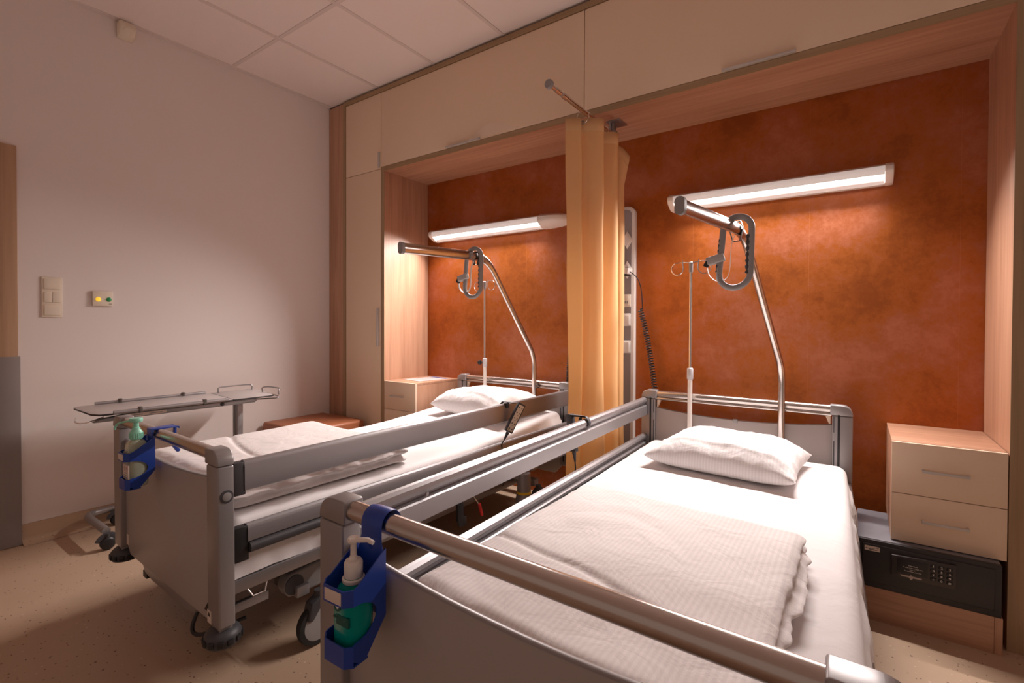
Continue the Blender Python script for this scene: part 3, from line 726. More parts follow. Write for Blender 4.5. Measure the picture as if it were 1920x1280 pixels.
        # stand holding the rails to the frame
        for yy in (.42, 1.72):
            zt = tops[1]-.050
            MB(xf).use(M_DARK).prism([(yy-.05, zt), (yy+.07, zt), (yy+.07, zt-.035), (yy+.045, zt-.035), (yy+.045, min(zt-.085, T-.42)), (yy-.015, min(zt-.085, T-.42)), (yy-.015, zt-.06), (yy-.05, zt-.06)], 'X', x-s*.030, x-s*.008, .003).build('rail_bracket', None, t) if up else None
            if up: MB(xf).use(M_GREYP).box((x-s*.045, yy-.018, T-.475), (x+s*.002, yy+.058, T-.425), .004).build('bracket_block', None, t)
    # mattress deck and side beams
    for side in (0, 1):
        x0, x1 = (.03, .07) if side == 0 else (W-.07, W-.03)
        MB(xf).use(M_ALUL).box((x0, .055, T-.480), (x1, L-.055, T-.435), .004).build('side_beam', None, t)
        MB(xf).use(M_STEEL).tube([(x1-.01 if side else x0+.01, .10, T-.475), (x1+.005 if side else x0-.005, .115, T-.505), (x1+.005 if side else x0-.005, .155, T-.505), (x1-.01 if side else x0+.01, .17, T-.475)], .0035, 8).build('strap_loop', None, t)
    mb = MB(xf).use(M_DARK)
    for y in [.12+.17*i for i in range(12)]: mb.box((.07, y, T-.458), (W-.07, y+.10, T-.445))
    mb.build('slatted_deck', None, t)
    # undercarriage: base frame, lifting arms, motors
    zb = .215
    MB(xf).use(M_ALU).box((.20, .30, zb-.03), (.25, L-.30, zb+.01), .004).box((W-.25, .30, zb-.03), (W-.20, L-.30, zb+.01), .004).box((.08, .30, zb-.03), (W-.08, .35, zb+.01), .004).box((.08, L-.36, zb-.03), (W-.08, L-.31, zb+.01), .004).build('base_frame', None, t)
    MB(xf).use(M_ALUL).box((W-.11, .055, T-.575), (W-.09, .20, T-.545), .002).build('foot_bar', None, t)
    for yy, sg in ((.62, 1), (L-.62, -1)):
        for xx in (.28, W-.32):
            MB(xf).use(M_GREYP).prism([(yy-.03, zb), (yy+.03, zb), (yy+sg*.24+.025, T-.48), (yy+sg*.24-.025, T-.48)], 'X', xx, xx+.04, .006).build('lifting_arm', None, t)
    MB(xf).use(M_DARK).box((.36, .50, T-.60), (.52, 1.05, T-.52), .02, 3).build('drive_motor', None, t)
    MB(xf).use(M_GREYP).prism([(.26, T-.575), (.28, T-.53), (.42, T-.515), (.55, T-.53), (.55, T-.60), (.44, T-.60), (.40, T-.62), (.28, T-.615)], 'X', W-.16, W-.10, .012, 3).use(M_DARK).lathe([(.036, 0), (.036, .003), (.028, .005), (0, .005)], (W-.10, .30, T-.572), 'X').build('motor_cover', None, t)
    for (x, y) in ((.055, .36), (W-.055, .36), (.055, L-.36), (W-.055, L-.36)):
        rz = .3
        mb = MB(xf).use(M_RUB).lathe([(.058, -.016), (.073, -.013), (.076, -.006), (.076, .006), (.073, .013), (.058, .016)], (x, y, .0765), 'X', 36)
        mb.use(M_GREYP).lathe([(.0, -.018), (.03, -.0185), (.056, -.0165), (.060, -.010), (.060, .010), (.056, .0165), (.03, .0185), (0, .018)], (x, y, .0765), 'X', 32)
        w = mb.build('castor_wheel', None, t)
        MB(xf).use(M_DARK).prism([(y-.045, .105), (y-.030, .165), (y+.02, .188), (y+.075, .15), (y+.082, .10), (y+.07, .095), (y+.02, .155), (y-.025, .10)], 'X', x-.023, x+.023, .005, 2).cyl((x, y+.01, .17), (x, y+.01, .20), .016).build('castor_fork', None, w)
    return t
bedL = make_bed(BEDL); bedR = make_bed(BEDR)
# details only the left bed shows in the gap: yellow ringed socket, red tipped lever, black hook
xf, T = BEDL['xf'], BEDL['T']
MB(xf).use(M_ALU).box((W-.14, 1.50, .335), (W+.06, 1.575, .375), .012, 3).lathe([(.034, .375), (.038, .365), (.038, .275), (.034, .275)], (W+.065, 1.537, 0), 'Z').use(M_YEL).lathe([(.0395, .275), (.0395, .262)], (W+.065, 1.537, 0), 'Z').use(M_ALU).lathe([(.040, .262), (.046, .235), (.046, .20), (.03, .19)], (W+.065, 1.537, 0), 'Z').build('side_socket', None, bedL)
lv = MB(xf).use(M_CHROME).tube(smooth_path([(W-.03, 1.17, .395), (W-.01, 1.20, .33), (W, 1.235, .275)]), .005, 8).build('release_lever', None, bedL)
MB(xf).use(M_RED).cyl((W, 1.233, .280), (W+.004, 1.250, .215), .008).build('lever_grip', None, lv)
MB(xf).use(M_BLACK).box((W-.06, 1.03, .345), (W-.01, 1.16, .375), .005).prism([(1.07, .345), (1.11, .345), (1.115, .25), (1.135, .25), (1.135, .205), (1.09, .205), (1.075, .24)], 'X', W-.012, W+.004, .003).build('accessory_hook', None, bedL)

# ------------------------------------------------------------------ bedding
def nz(x, y, z, s=1): return noise.noise(Vector((x*s, y*s, z*s)))
def mattress(B, label, rise, drop_l, drop_r, seed, x0=.045, x1=W-.045, zoff=-.252, r=.035):
    xf, T = B['xf'], B['T']; zt = T+zoff; y0, y1 = .060, L-.097
    w = x1-x0
    # cross-section: up the left side, over the top, down the right
    sec = [(x0, -drop_l+drop_l*.999*i/8, -1) for i in range(8)]
    sec += [(x0+r-r*math.cos(math.radians(a)), -r+r*math.sin(math.radians(a)), 0) for a in range(0, 91, 18)]
    sec += [(x0+r+(w-2*r)*i/44, 0, 0) for i in range(1, 44)]
    sec += [(x1-r+r*math.sin(math.radians(a)), -r+r*math.cos(math.radians(a)), 0) for a in range(0, 91, 18)]
    sec += [(x1, -r-(drop_r-r)*i/14, 1) for i in range(1, 15)]
    sec = [(a, max(b, -drop_l) if c < 0 else b, c) for a, b, c in sec]
    sec[:8] = [(x0, -drop_l+(drop_l-r)*i/8, -1) for i in range(8)]
    n = len(sec)
    def f(u, v):
        a, b, c = sec[int(round(v*(n-1)))]
        y = y0+(y1-y0)*u
        e = min(y-y0, y1-y); dz = -.03*(max(0, 1-e/.03))**2
        z = zt+b+rise(y/L)+dz*(1 if b > -.05 else 0)
        top = 1 if b > -r*.5 else .2
        z += (.0035*nz(a*3+seed, y*2.2, 0)+.0022*(1-abs(nz(a*2.5+y*4, y*1.2-a, seed)))**6)*top
        if c > 0:
            k = min(1, (-b)/drop_r); a += (.010+.012*nz(y*5, b*4, seed)+.007*nz(y*16, b*6, seed))*min(1, k*2.2)*(1.4 if drop_r > .2 else 1.1); z += .015*nz(y*3, 2, seed)*k
        if c < 0: a -= .004*nz(y*6, b*5, seed)
        return Vector((a, y, z))
    t = thing('mattress', label, 'mattress', xf((W/2, L/2, zt-.15)))
    MB(xf).use(M_SHEET).grid(f, 150, n).build('fitted_sheet', None, t, 80)
    MB(xf).use(plain('mattress cover '+B['name'], (.12, .12, .14), .6)).box((x0+.012, y0+.012, zt-.165), (x1-.012, y1-.012, zt-.03), .02, 3).build('mattress_core', None, t)
    return t
mattress(BEDL, 'mattress under a smooth white sheet on the left bed', lambda v: .078*max(0, (v-.56)/.44)**1.4, .10, .185, 3.1)
mattress(BEDR, 'mattress under a white sheet hanging loose on the right bed', lambda v: 0.0, .08, .235, 8.7, x0=.074, x1=W-.022, r=.045, zoff=-.268)
# dark mattress corner handle peeping out at the head of the left bed and sheet overhang at its foot
def flap(u, v):
    y = .062+u*.20; x = W-.044+.004*nz(y*9, v*5, 2)
    z = (BEDL['T']-.40) - v*(.035*math.sin(PI*(1-u)*.5)**.5)*1.1
    return Vector((x+.012*v, y, z))

def quilt(name, B, label, x0, x1, y0, y1, zb, h, mat, seed, layers, ruffle, rz=0, group=None, end_amp=.012):
    """folded duvet: soft block whose sides show the folded layers"""
    xf, T = B['xf'], B['T']; c = Vector(((x0+x1)/2, (y0+y1)/2, zb+h/2)); hx, hy, hz = (x1-x0)/2, (y1-y0)/2, h/2
    bm = bmesh.new(); bmesh.ops.create_cube(bm, size=2)
    R = Matrix.Rotation(rz, 3, 'Z')
    m = MB(xf).use(mat)
    def face(fx, nu, nv): m.grid(fx, nu, nv)
    def shape(p):
        r = hz*.82
        q = Vector((p.x*hx, p.y*hy, p.z*hz)); inner = Vector((max(-hx+r, min(hx-r, q.x)), max(-hy+r, min(hy-r, q.y)), max(-hz*.18, min(hz*.18, q.z))))
        d = q-inner
        if d.length > 1e-6: q = inner+d.normalized()*r*Vector((d.normalized().x, d.normalized().y, 1)).length**0
        nrm = d.normalized() if d.length > 1e-6 else Vector((0, 0, 1))
        side = 1-abs(nrm.z)
        lay = math.sin((q.z/hz+1)*PI*layers)
        w = nz(q.x*4+seed, q.y*4, q.z*20); w2 = nz(q.x*11, q.y*11+seed, q.z*35); w3 = nz(q.x*26, q.y*26, q.z*30+seed)
        q = q+Vector((nrm.x, nrm.y, 0))*side*(ruffle*(.7*lay+1.1*w+1.2*w2*abs(w2)**.2+.9*w3))
        if q.z > -hz*.3:
            q.z += .006*nz(q.x*3.2+seed, q.y*3.2, 1)+.004*nz(q.x*8, q.y*6+seed, 2)+.010*side*w2
            q.z -= .003*max(0, 1-abs(nz(q.x*2+seed*2, q.y*1.3, 5)*6))**2
            cr = q.y+.25*q.x+.15*hy*nz(q.x*2, 0, seed)
            q.z -= .009*math.exp(-((cr+hy*.42)/.012)**2)
        return c+R @ q
    N = 120
    g = lambda f: m.grid(f, N, N)
    m.grid(lambda u, v: shape(Vector((2*u-1, 2*v-1, 1))), N, N)
    K = 64
    m.grid(lambda u, v: shape(Vector((1, 2*u-1, 2*v-1))), N, K)
    m.grid(lambda u, v: shape(Vector((-1, 1-2*u, 2*v-1))), N, K)
    m.grid(lambda u, v: shape(Vector((1-2*u, 1, 2*v-1))), N, K)
    m.grid(lambda u, v: shape(Vector((2*u-1, -1, 2*v-1))), N, K)
    m.grid(lambda u, v: shape(Vector((1-2*u, 2*v-1, -1))), 20, 20)
    bm.free(); bmesh.ops.remove_doubles(m.bm, verts=m.bm.verts, dist=.0004)
    o = m.build(name, None, None, 80); tag(o, label, 'duvet', group)
    return o
quilt('folded_duvet', BEDR, 'folded white striped duvet with ruffled right edge on the right bed', .175, .866, .115, .955, .5605, .080, M_BLANK, 5.3, 2.5, .014, math.radians(-2.5))
quilt('folded_duvet', BEDL, 'folded plain white duvet with layered creased edge on the left bed', .10, .900, .085, .880, .5525, .104, M_BLANK2, 11.7, 2.4, .024)

def pillow(B, label, c, sx, sy, h, rz, seed):
    xf = B['xf']; R = Matrix.Rotation(rz, 3, 'Z'); m = MB(xf).use(M_PILLOW)
    def side(sg):
        def f(u, v):
            a, b = 2*u-1, 2*v-1
            a = math.copysign(abs(a)**.8, a); b = math.copysign(abs(b)**.8, b)
            th = ((1-a**4)*(1-b**4))**.52
            x = sx*a*(1-.06*(1-b*b)); y = sy*b*(1-.07*(1-a*a))
            z = h*th*(1.0 if sg > 0 else -.42)
            edge = 1-th
            wr = .014*nz(a*2.2+seed, b*2.2, sg)+.008*nz(a*6, b*5+seed, sg)*(.35+edge)+.004*nz(a*14+seed, b*12, sg)*(.3+edge)
            fold = .018*math.exp(-((b+.70+.06*a)/.05)**2)*(1-a**4)
            if sg > 0: z += wr*min(1, th*2.2)+fold*.6-.010*math.exp(-((b+.52)/.10)**2)
            else: z += 0
            z += .012*abs(a*b)**5
            return Vector(c)+R @ Vector((x, y, z))
        return f
    m.grid(side(1), 90, 70); m.grid(lambda u, v: side(-1)(1-u, v), 90, 70)
    bmesh.ops.remove_doubles(m.bm, verts=m.bm.verts, dist=.0002)
    o = m.build('pillow', None, None, 80); tag(o, label, 'pillow'); return o
pillow(BEDR, 'plump white striped pillow at the head of the right bed', (.540, 1.775, .600), .305, .255, .105, math.radians(-4), 2.2)
pillow(BEDL, 'white pillow at the head of the left bed, nearer the drawers', (.560, 1.870, .640), .335, .235, .125, math.radians(-7), 6.1)

# ------------------------------------------------------------------ poles standing in the beds
def iv_pole(B, label, x, top, collar, knob):
    xf, T = B['xf'], B['T']; y = L-.070
    t = thing('iv_pole', label, 'infusion stand', xf((x, y, T-.44)))
    MB(xf).use(M_GREYP if False else M_WHITEP).cyl((x, y, T-.43), (x, y, collar), .0125, 18).build('lower_tube', plain('grey lacquer tube', (.55, .54, .56), .35, .3), t)
    MB(xf).use(M_CHROME).cyl((x, y, collar), (x, y, top-.01), .0088, 16).build('upper_tube', None, t)
    cl = MB(xf).use(plain('grey collar', (.52, .51, .53), .4)).lathe([(.014, -.03), (.017, -.026), (.017, .028), (.013, .034), (.008, .036)], (x, y, collar), 'Z').build('height_collar', None, t)
    if knob: MB(xf).use(M_BLACK).cyl((x, y, collar), (x-.035, y-.004, collar), .004).lathe([(.0, -.062), (.012, -.06), (.017, -.052), (.017, -.040), (.01, -.034)], (x, y-.004, collar), 'X').build('clamp_knob', None, cl)
    MB(xf).use(M_ALU).lathe([(.009, -.05), (.0115, -.045), (.0115, .004), (.008, .008), (0, .008)], (x, y, top), 'Z').build('top_fitting', None, t)
    a = math.radians(-6)
    for sg in (-1, 1):
        d = Vector((math.cos(a)*sg, math.sin(a)*sg, 0))
        pts = [Vector((x, y, top+.004)), Vector((x, y, top+.008))+d*.05]
        c = Vector((x, y, top-.026))+d*.075
        for k in range(0, 13):
            q = math.radians(100-k*24); pts.append(c+d*.034*math.cos(q)+Vector((0, -.010*k/12, .034*math.sin(q))))
        pts.append(c-d*.03+Vector((0, -.012, .045)))
        MB(xf).use(M_CHROME).tube(smooth_path(pts, 3), .0032, 8).build('hook', None, t)
    return t
iv_pole(BEDR, 'infusion pole with wire hooks at the head of the right bed', .283, 1.540, .935, False)
iv_pole(BEDL, 'infusion pole with wire hooks and black knob at the head of the left bed', .300, 1.500, .905, True)

def lifting_pole(B, label, base, bend0, bend1, end, hx):
    """oval steel pole: upright, sloping, then level out over the bed"""
    xf, T = B['xf'], B['T']
    b, p0, p1, e = map(Vector, (base, bend0, bend1, end))
    t = thing('lifting_pole', label, 'lifting pole', xf(b))
    def corner(a, m_, c, r, n=9):
        d1 = (a-m_).normalized(); d2 = (c-m_).normalized(); A_ = m_+d1*r; C_ = m_+d2*r; return [A_*(1-k/n)**2+m_*2*(k/n)*(1-k/n)+C_*(k/n)**2 for k in range(n+1)]
    path = [b]+corner(b, p0, p1, .075)+corner(p0, p1, e, .11)+[e]
    n = len(path)
    ra = [.0165]*n; rb = []
    for i in range(n): rb.append(.0165+.0105*min(1, max(0, (i-8)/10)))
    MB(xf).use(M_STEEL).tube(path, ra, 22, rb=rb, up=(0, -1, .2)).build('pole', None, t, 50)
    d = (e-path[-2]).normalized()
    sd = d.cross(Vector((0, 0, 1))).normalized(); u = sd.cross(d)
    cap = [e+sd*(.0175*math.cos(a))+u*(.0125*(1 if math.sin(a) > 0 else -1)+.0175*math.sin(a)) for a in [2*PI*(k+.5)/28 for k in range(28)]]
    m = MB(xf).use(M_GREYP); bm = bmesh.new()
    A_ = [bm.verts.new(p-d*.012) for p in cap]; B_ = [bm.verts.new(p+d*.006) for p in cap]; bm.faces.new(A_[::-1]); bm.faces.new(B_)
    for k in range(28): bm.faces.new((A_[k], A_[(k+1) % 28], B_[(k+1) % 28], B_[k]))
    bmesh.ops.recalc_face_normals(bm, faces=bm.faces); m._take(bm); m.build('end_cap', None, t)
    MB(xf).use(M_WHITEP).box((b.x-.0172, b.y-.008, T+.24), (b.x-.0158, b.y+.008, T+.33)).build('instruction_label', None, t) if False else None
    MB(xf).use(M_GREYP).lathe([(.0185, -.30), (.0205, -.28), (.0205, -.10), (.018, -.08)], (b.x, b.y, b.z+.2), 'Z').build('socket_sleeve', None, t)
    # grab handle looped over the arm
    ax = p1.lerp(e, hx); h = thing('grab_handle', ('grey loop grab handle with finger grip and strap on the %s bed lifting pole' % B['name']), 'grab handle', xf(ax))
    cx, cy, ct = ax.x+.012, ax.y, ax.z+.042
    lean = .10
    def P(a, z): return Vector((cx+a-lean*(z-ct)*-.55, cy+.10*(a), z))
    w1, w2, hh = .052, .057, .282
    loop = []
    for k in range(13): q = math.radians(180-15*k); loop.append(P(w1*math.cos(q), ct-w1+w1*math.sin(q)))
    for k in range(1, 6): loop.append(P(w1+(w2-w1)*k/6, ct-w1-(hh-w1-w2)*k/6))
    for k in range(13): q = math.radians(0-15*k); loop.append(P(w2*math.cos(q), ct-hh+w2+w2*math.sin(q)))
    for k in range(1, 6): loop.append(P(-w2+(w2-w1)*k/6, ct-hh+w2+(hh-w1-w2)*k/6))
    MB(xf).use(M_GREYP).tube(loop, .0122, 14, rb=.0125, up=(0, 1, 0), closed=True).build('handle_loop', plain('handle grey '+B['name'], (.42, .40, .40), .45), h, 60)
    inner = []
    for k in range(0, 22):
        f = k/21; z = ct-.075-(hh-.13)*f; inner.append(P(w1-.008+(w2-w1)*f-.0012*math.sin(k*1.9), z))
    MB(xf).use(M_DARK).tube(inner, [.0100+.0016*math.sin(k*1.9) for k in range(22)], 10).build('finger_grip', None, h)
    outer = []
    for k in range(0, 22):
        f = k/21; z = ct-.085-(hh-.15)*f; outer.append(P(-(w1+.006+(w2-w1)*f), z))
    MB(xf).use(M_DARK).tube(outer, [.0085+.0016*math.sin(k*1.9) for k in range(22)], 10).build('finger_grip', None, h)
    blk = P(-w2-.012, ct-.165)
    MB(xf).use(plain('block grey '+B['name'], (.45, .43, .42), .45)).box(blk-Vector((.040, .016, .017)), blk+Vector((.030, .016, .017)), .006, 3, rot=Matrix.Rotation(math.radians(-14), 3, 'Y')).build('strap_adjuster', None, h)
    s0 = blk+Vector((-.035, -.005, -.012))
    MB(xf).use(M_BLACK).box(s0-Vector((.012, .01, .018)), s0+Vector((.008, .01, .008)), .003, 2, rot=Matrix.Rotation(math.radians(30), 3, 'Y')).build('strap_clip', None, h)
    st = smooth_path([s0+Vector((-.002, 0, -.015)), s0+Vector((.010, .0, -.055)), s0+Vector((.045, .005, -.078)), s0+Vector((.080, .01, -.050)), s0+Vector((.088, .012, .06)), Vector((ax.x-.004, ax.y+.012, ax.z-.03))], 6)
    MB(xf).use(M_PRINT).tube(st, .0012, 8, rb=.009, up=(0, 1, 0)).build('strap', None, h)
    sl = P(0, ct-.045)
    MB(xf).use(M_BLACK).tube([Vector((ax.x-.026, ax.y+.03, ax.z)), Vector((ax.x-.018, ax.y+.03, ax.z+.026)), Vector((ax.x+.018, ax.y+.03, ax.z+.028)), Vector((ax.x+.027, ax.y+.03, ax.z)), Vector((ax.x+.014, ax.y+.03, ax.z-.05)), Vector((ax.x-.012, ax.y+.03, ax.z-.05))], .0025, 6, rb=.012, up=(0, 1, 0), closed=True).build('rubber_sleeve', None, h)
    return t
lifting_pole(BEDR, 'steel lifting pole arching over the right bed', (.727, L-.070, .45), (.727, L-.070, .985), (.620, 1.60, 1.592), (.520, .985, 1.583), .16)
lifting_pole(BEDL, 'steel lifting pole arching over the left bed, pointing at the wardrobe', (.745, L-.070, .45), (.742, L-.070, .975), (.742, 1.63, 1.595), (.742, .966, 1.572), .19)

# ------------------------------------------------------------------ over-bed table along the left wall
t = thing('overbed_table', 'grey wheeled over-bed table standing between the left bed and the wall', 'table', (-3.35, 1.62, 0))
ZT = .742
M_TEDGE = plain('dark board edge', (.035, .032, .032), .5)
def board(poly, name):
    mb = MB().use(M_TEDGE).prism(poly, 'Z', ZT-.009, ZT-.0015)
    mb.use(M_TABLE).prism([(x+(-.001 if x > -3.3 else .001), y) for x, y in poly], 'Z', ZT-.0016, ZT, .0004)
    return mb.build(name, None, t)
mbd = board([(-3.500, .812), (-3.455, .800), (-3.16, .797), (-3.105, .818), (-3.088, .87), (-3.088, 1.455), (-3.500, 1.50)][::-1], 'main_board')
board([(-3.090, 1.460), (-3.085, 1.69), (-3.11, 1.72), (-3.46, 1.79), (-3.505, 1.77), (-3.505, 1.506)], 'side_board')
for x, ya, yb, zz in ((-3.082, .868, 1.425, ZT+.004), (-3.492, .90, 1.47, ZT+.006)):
    r = MB().tube([(x, ya, zz), (x, yb, zz)], .0075, 12, rb=.010).build('edge_rail', M_ALUL, t)
    for y in (ya+.115, yb-.13):
        MB().box((x-.010, y-.009, zz-.016), (x+.010, y+.009, zz+.017), .003).box((x-.004 if x < -3.3 else x-.022, y-.007, zz+.012), (x+.022 if x < -3.3 else x+.004, y+.007, zz+.016), .001).build('rail_clip', plain('clip metal', (.16, .15, .14), .35, .8) if 'clip metal' not in MATS else MATS['clip metal'], r)
MB().use(M_ALU).box((-3.150, .93, ZT-.036), (-3.105, 1.60, ZT-.010), .004).use(M_GREYP).prism([(.80, ZT-.045), (.83, ZT-.030), (1.0, ZT-.014), (1.0, ZT-.034), (.90, ZT-.046)], 'X', -3.17, -3.13, .004).build('tilt_bar', None, t)
MB().use(M_LABELP).box((-3.1045, .94, ZT-.031), (-3.1035, 1.11, ZT-.015)).use(M_GREYP).box((-3.1037, .95, ZT-.026), (-3.1030, 1.0, ZT-.022)).box((-3.1037, 1.03, ZT-.026), (-3.1030, 1.09, ZT-.022)).build('instruction_strip', None, t)
MB().use(M_CHROME).tube(smooth_path([(-3.20, .86, ZT-.03), (-3.17, .78, ZT-.045), (-3.23, .755, ZT-.045), (-3.30, .77, ZT-.035)]), .0035, 8).build('release_handle', None, t)
MB().use(M_DARK).lathe([(.011, 0), (.011, .004), (.007, .007)], (-3.105, 1.40, ZT-.023), 'X').build('tilt_knob', None, t)
# tall column, head block and base frame
MB().use(M_ALUL).box((-3.375, 1.585, .10), (-3.315, 1.625, ZT-.045), .006, 3).use(M_GREYP).box((-3.352, 1.582, .12), (-3.338, 1.5855, ZT-.05)).build('column', None, t)
MB().box((-3.40, 1.565, ZT-.055), (-3.28, 1.645, ZT-.010), .008, 3).box((-3.30, 1.58, ZT-.035), (-3.13, 1.62, ZT-.012), .003).build('head_block', M_GREYP, t)
for k, (cx, cy, dx, dy) in enumerate(((-3.47, 1.65, 0, .11), (-3.18, 1.735, .10, .0))):
    a, b = Vector((cx-dx, cy-dy, ZT)), Vector((cx+dx, cy+dy, ZT))
    u = Vector((0, 0, .034)); o_ = Vector((-.018, 0, 0)) if k == 0 else Vector((0, .035, 0))
    MB().tube(smooth_path([a, a+u*.8, a+u+o_*.5+(b-a)*.08, a+u+o_+(b-a)*.3, b+u+o_-(b-a)*.3, b+u+o_*.5-(b-a)*.08, b+u*.8, b], 5), .0045, 9).build('wire_rail', M_ALUL, t)
MB().tube(smooth_path([(-3.28, 1.60, ZT-.035), (-3.20, 1.70, ZT-.035), (-3.15, 1.77, ZT-.030), (-3.22, 1.80, ZT-.026), (-3.30, 1.79, ZT-.024)], 6), .0045, 8).build('side_handle', M_ALUL, t)
MB().tube(smooth_path([(-3.262, .885, .094), (-3.42, .886, .094), (-3.56, .889, .094), (-3.615, .91, .094), (-3.632, .97, .094), (-3.635, 1.10, .094), (-3.635, 1.45, .094), (-3.63, 1.56, .094), (-3.60, 1.60, .094), (-3.50, 1.605, .094), (-3.30, 1.605, .094)], 7), .0195, 20).build('base_tube', M_ALU, t)
for x, y in ((-3.245, .886), (-3.60, 1.03), (-3.27, 1.605), (-3.60, 1.52)):
    w = MB().lathe([(0, -.019), (.022, -.019), (.031, -.014), (.034, -.008), (.034, .008), (.031, .014), (.022, .019), (0, .019)], (x, y, .0345), 'X', 26).build('castor', M_BLACK, t)
    MB().use(M_DARK).tube(arc((x, y, .0345), .0375, 10, 165, 14, 'YZ'), .0035, 8, rb=.020, up=(0, 0, 1)).cyl((x, y, .066), (x, y, .085), .010).build('castor_hood', None, w)

# ------------------------------------------------------------------ hand controls hanging on the rails
def hand_control(B, label, side, y, z, tilt, yaw_, off, flip=1):
    xf = B['xf']; s = 1 if side == 'R' else -1
    x = (W if side == 'R' else 0)+s*off
    t = thing('bed_hand_control', label, 'remote control', xf((x, y, z)))
    R = Matrix.Rotation(math.radians(yaw_), 3, 'Z') @ Matrix.Rotation(math.radians(tilt), 3, 'X'); c = Vector((x, y, z))
    loc = lambda p: xf(c+R @ Vector(p))
    MB(loc).box((-.0095, -.024, -.085), (.0095, .024, .085), .003, 2).build('control_body', M_DARK, t)
    xo = .0097*s*flip; s_ = s; s = s*flip
    MB(loc).box((xo-.0004, -.0165, -.078), (xo+.0012*s, .0165, .075), .0003).build('key_foil', M_CREAMP, t)
    for i in range(5):
        zz = .060-.031*i
        for yy in (-.008, .009):
            b_ = MB(loc).use(M_DARK).box((xo+.0008*s, yy-.0028, zz-.0035), (xo+.0022*s, yy+.0028, zz+.0035), .0006).build('button', None, t)
    m = MB(loc).use(M_DARK)
    for i in range(5):
        zz = .060-.031*i; m.tube([(xo+.0012*s, -.006+.001*k, zz-.010-.003*math.sin(PI*k/12)) for k in range(13)], .0007, 5)
    m.prism([(-.012, -.076), (-.004, -.071), (-.012, -.065)], 'X', min(xo, xo+.0018*s), max(xo, xo+.0018*s)); m.build('pictograms', None, t)
    s = s_
    tt = B['T']-.045
    xr_ = (W if side == 'R' else 0)
    MB(xf).use(M_DARK).tube(smooth_path([(x-s*.006, y+.005, z+.080), (x-s*.006, y-.012, tt+.006), (xr_-s*.012, y-.022, tt+.009), (xr_-s*.030, y-.028, tt+.006), (xr_-s*.042, y-.030, tt-.016), (xr_-s*.036, y-.032, tt-.034)], 5), .0042, 8, rb=.013, up=(0, 1, 0)).box((xr_+s*.001, y-.040, tt-.022), (xr_+s*.010, y-.018, tt+.006), .003).build('rail_hook', None, t)
    e = c+R @ Vector((0, 0, -.086)); d = R @ Vector((0, 0, -1))
    MB(xf).use(M_DARK).tube([e, e+d*.016, e+d*.045], [.010, .008, .0045], 12).build('strain_relief', None, t)
    MB(xf).use(M_BLACK).tube(smooth_path([e+d*.04, e+d*.07+Vector((0, -.004, -.01)), e+Vector((-s*.004, -.016, -.14)), Vector((x-s*.02, y-.05, z-.30)), Vector((x-s*.10, y+.02, z-.40))], 6), .003, 7).build('cable', None, t)
    return t
hand_control(BEDL, 'black bed hand control with cream key strip hooked on the left bed rail', 'R', 1.495, .682, -30, -26, .034)
hand_control(BEDR, 'black bed hand control hooked behind the rail of the right bed', 'L', 1.365, .708, -12, 62, .062, -1)

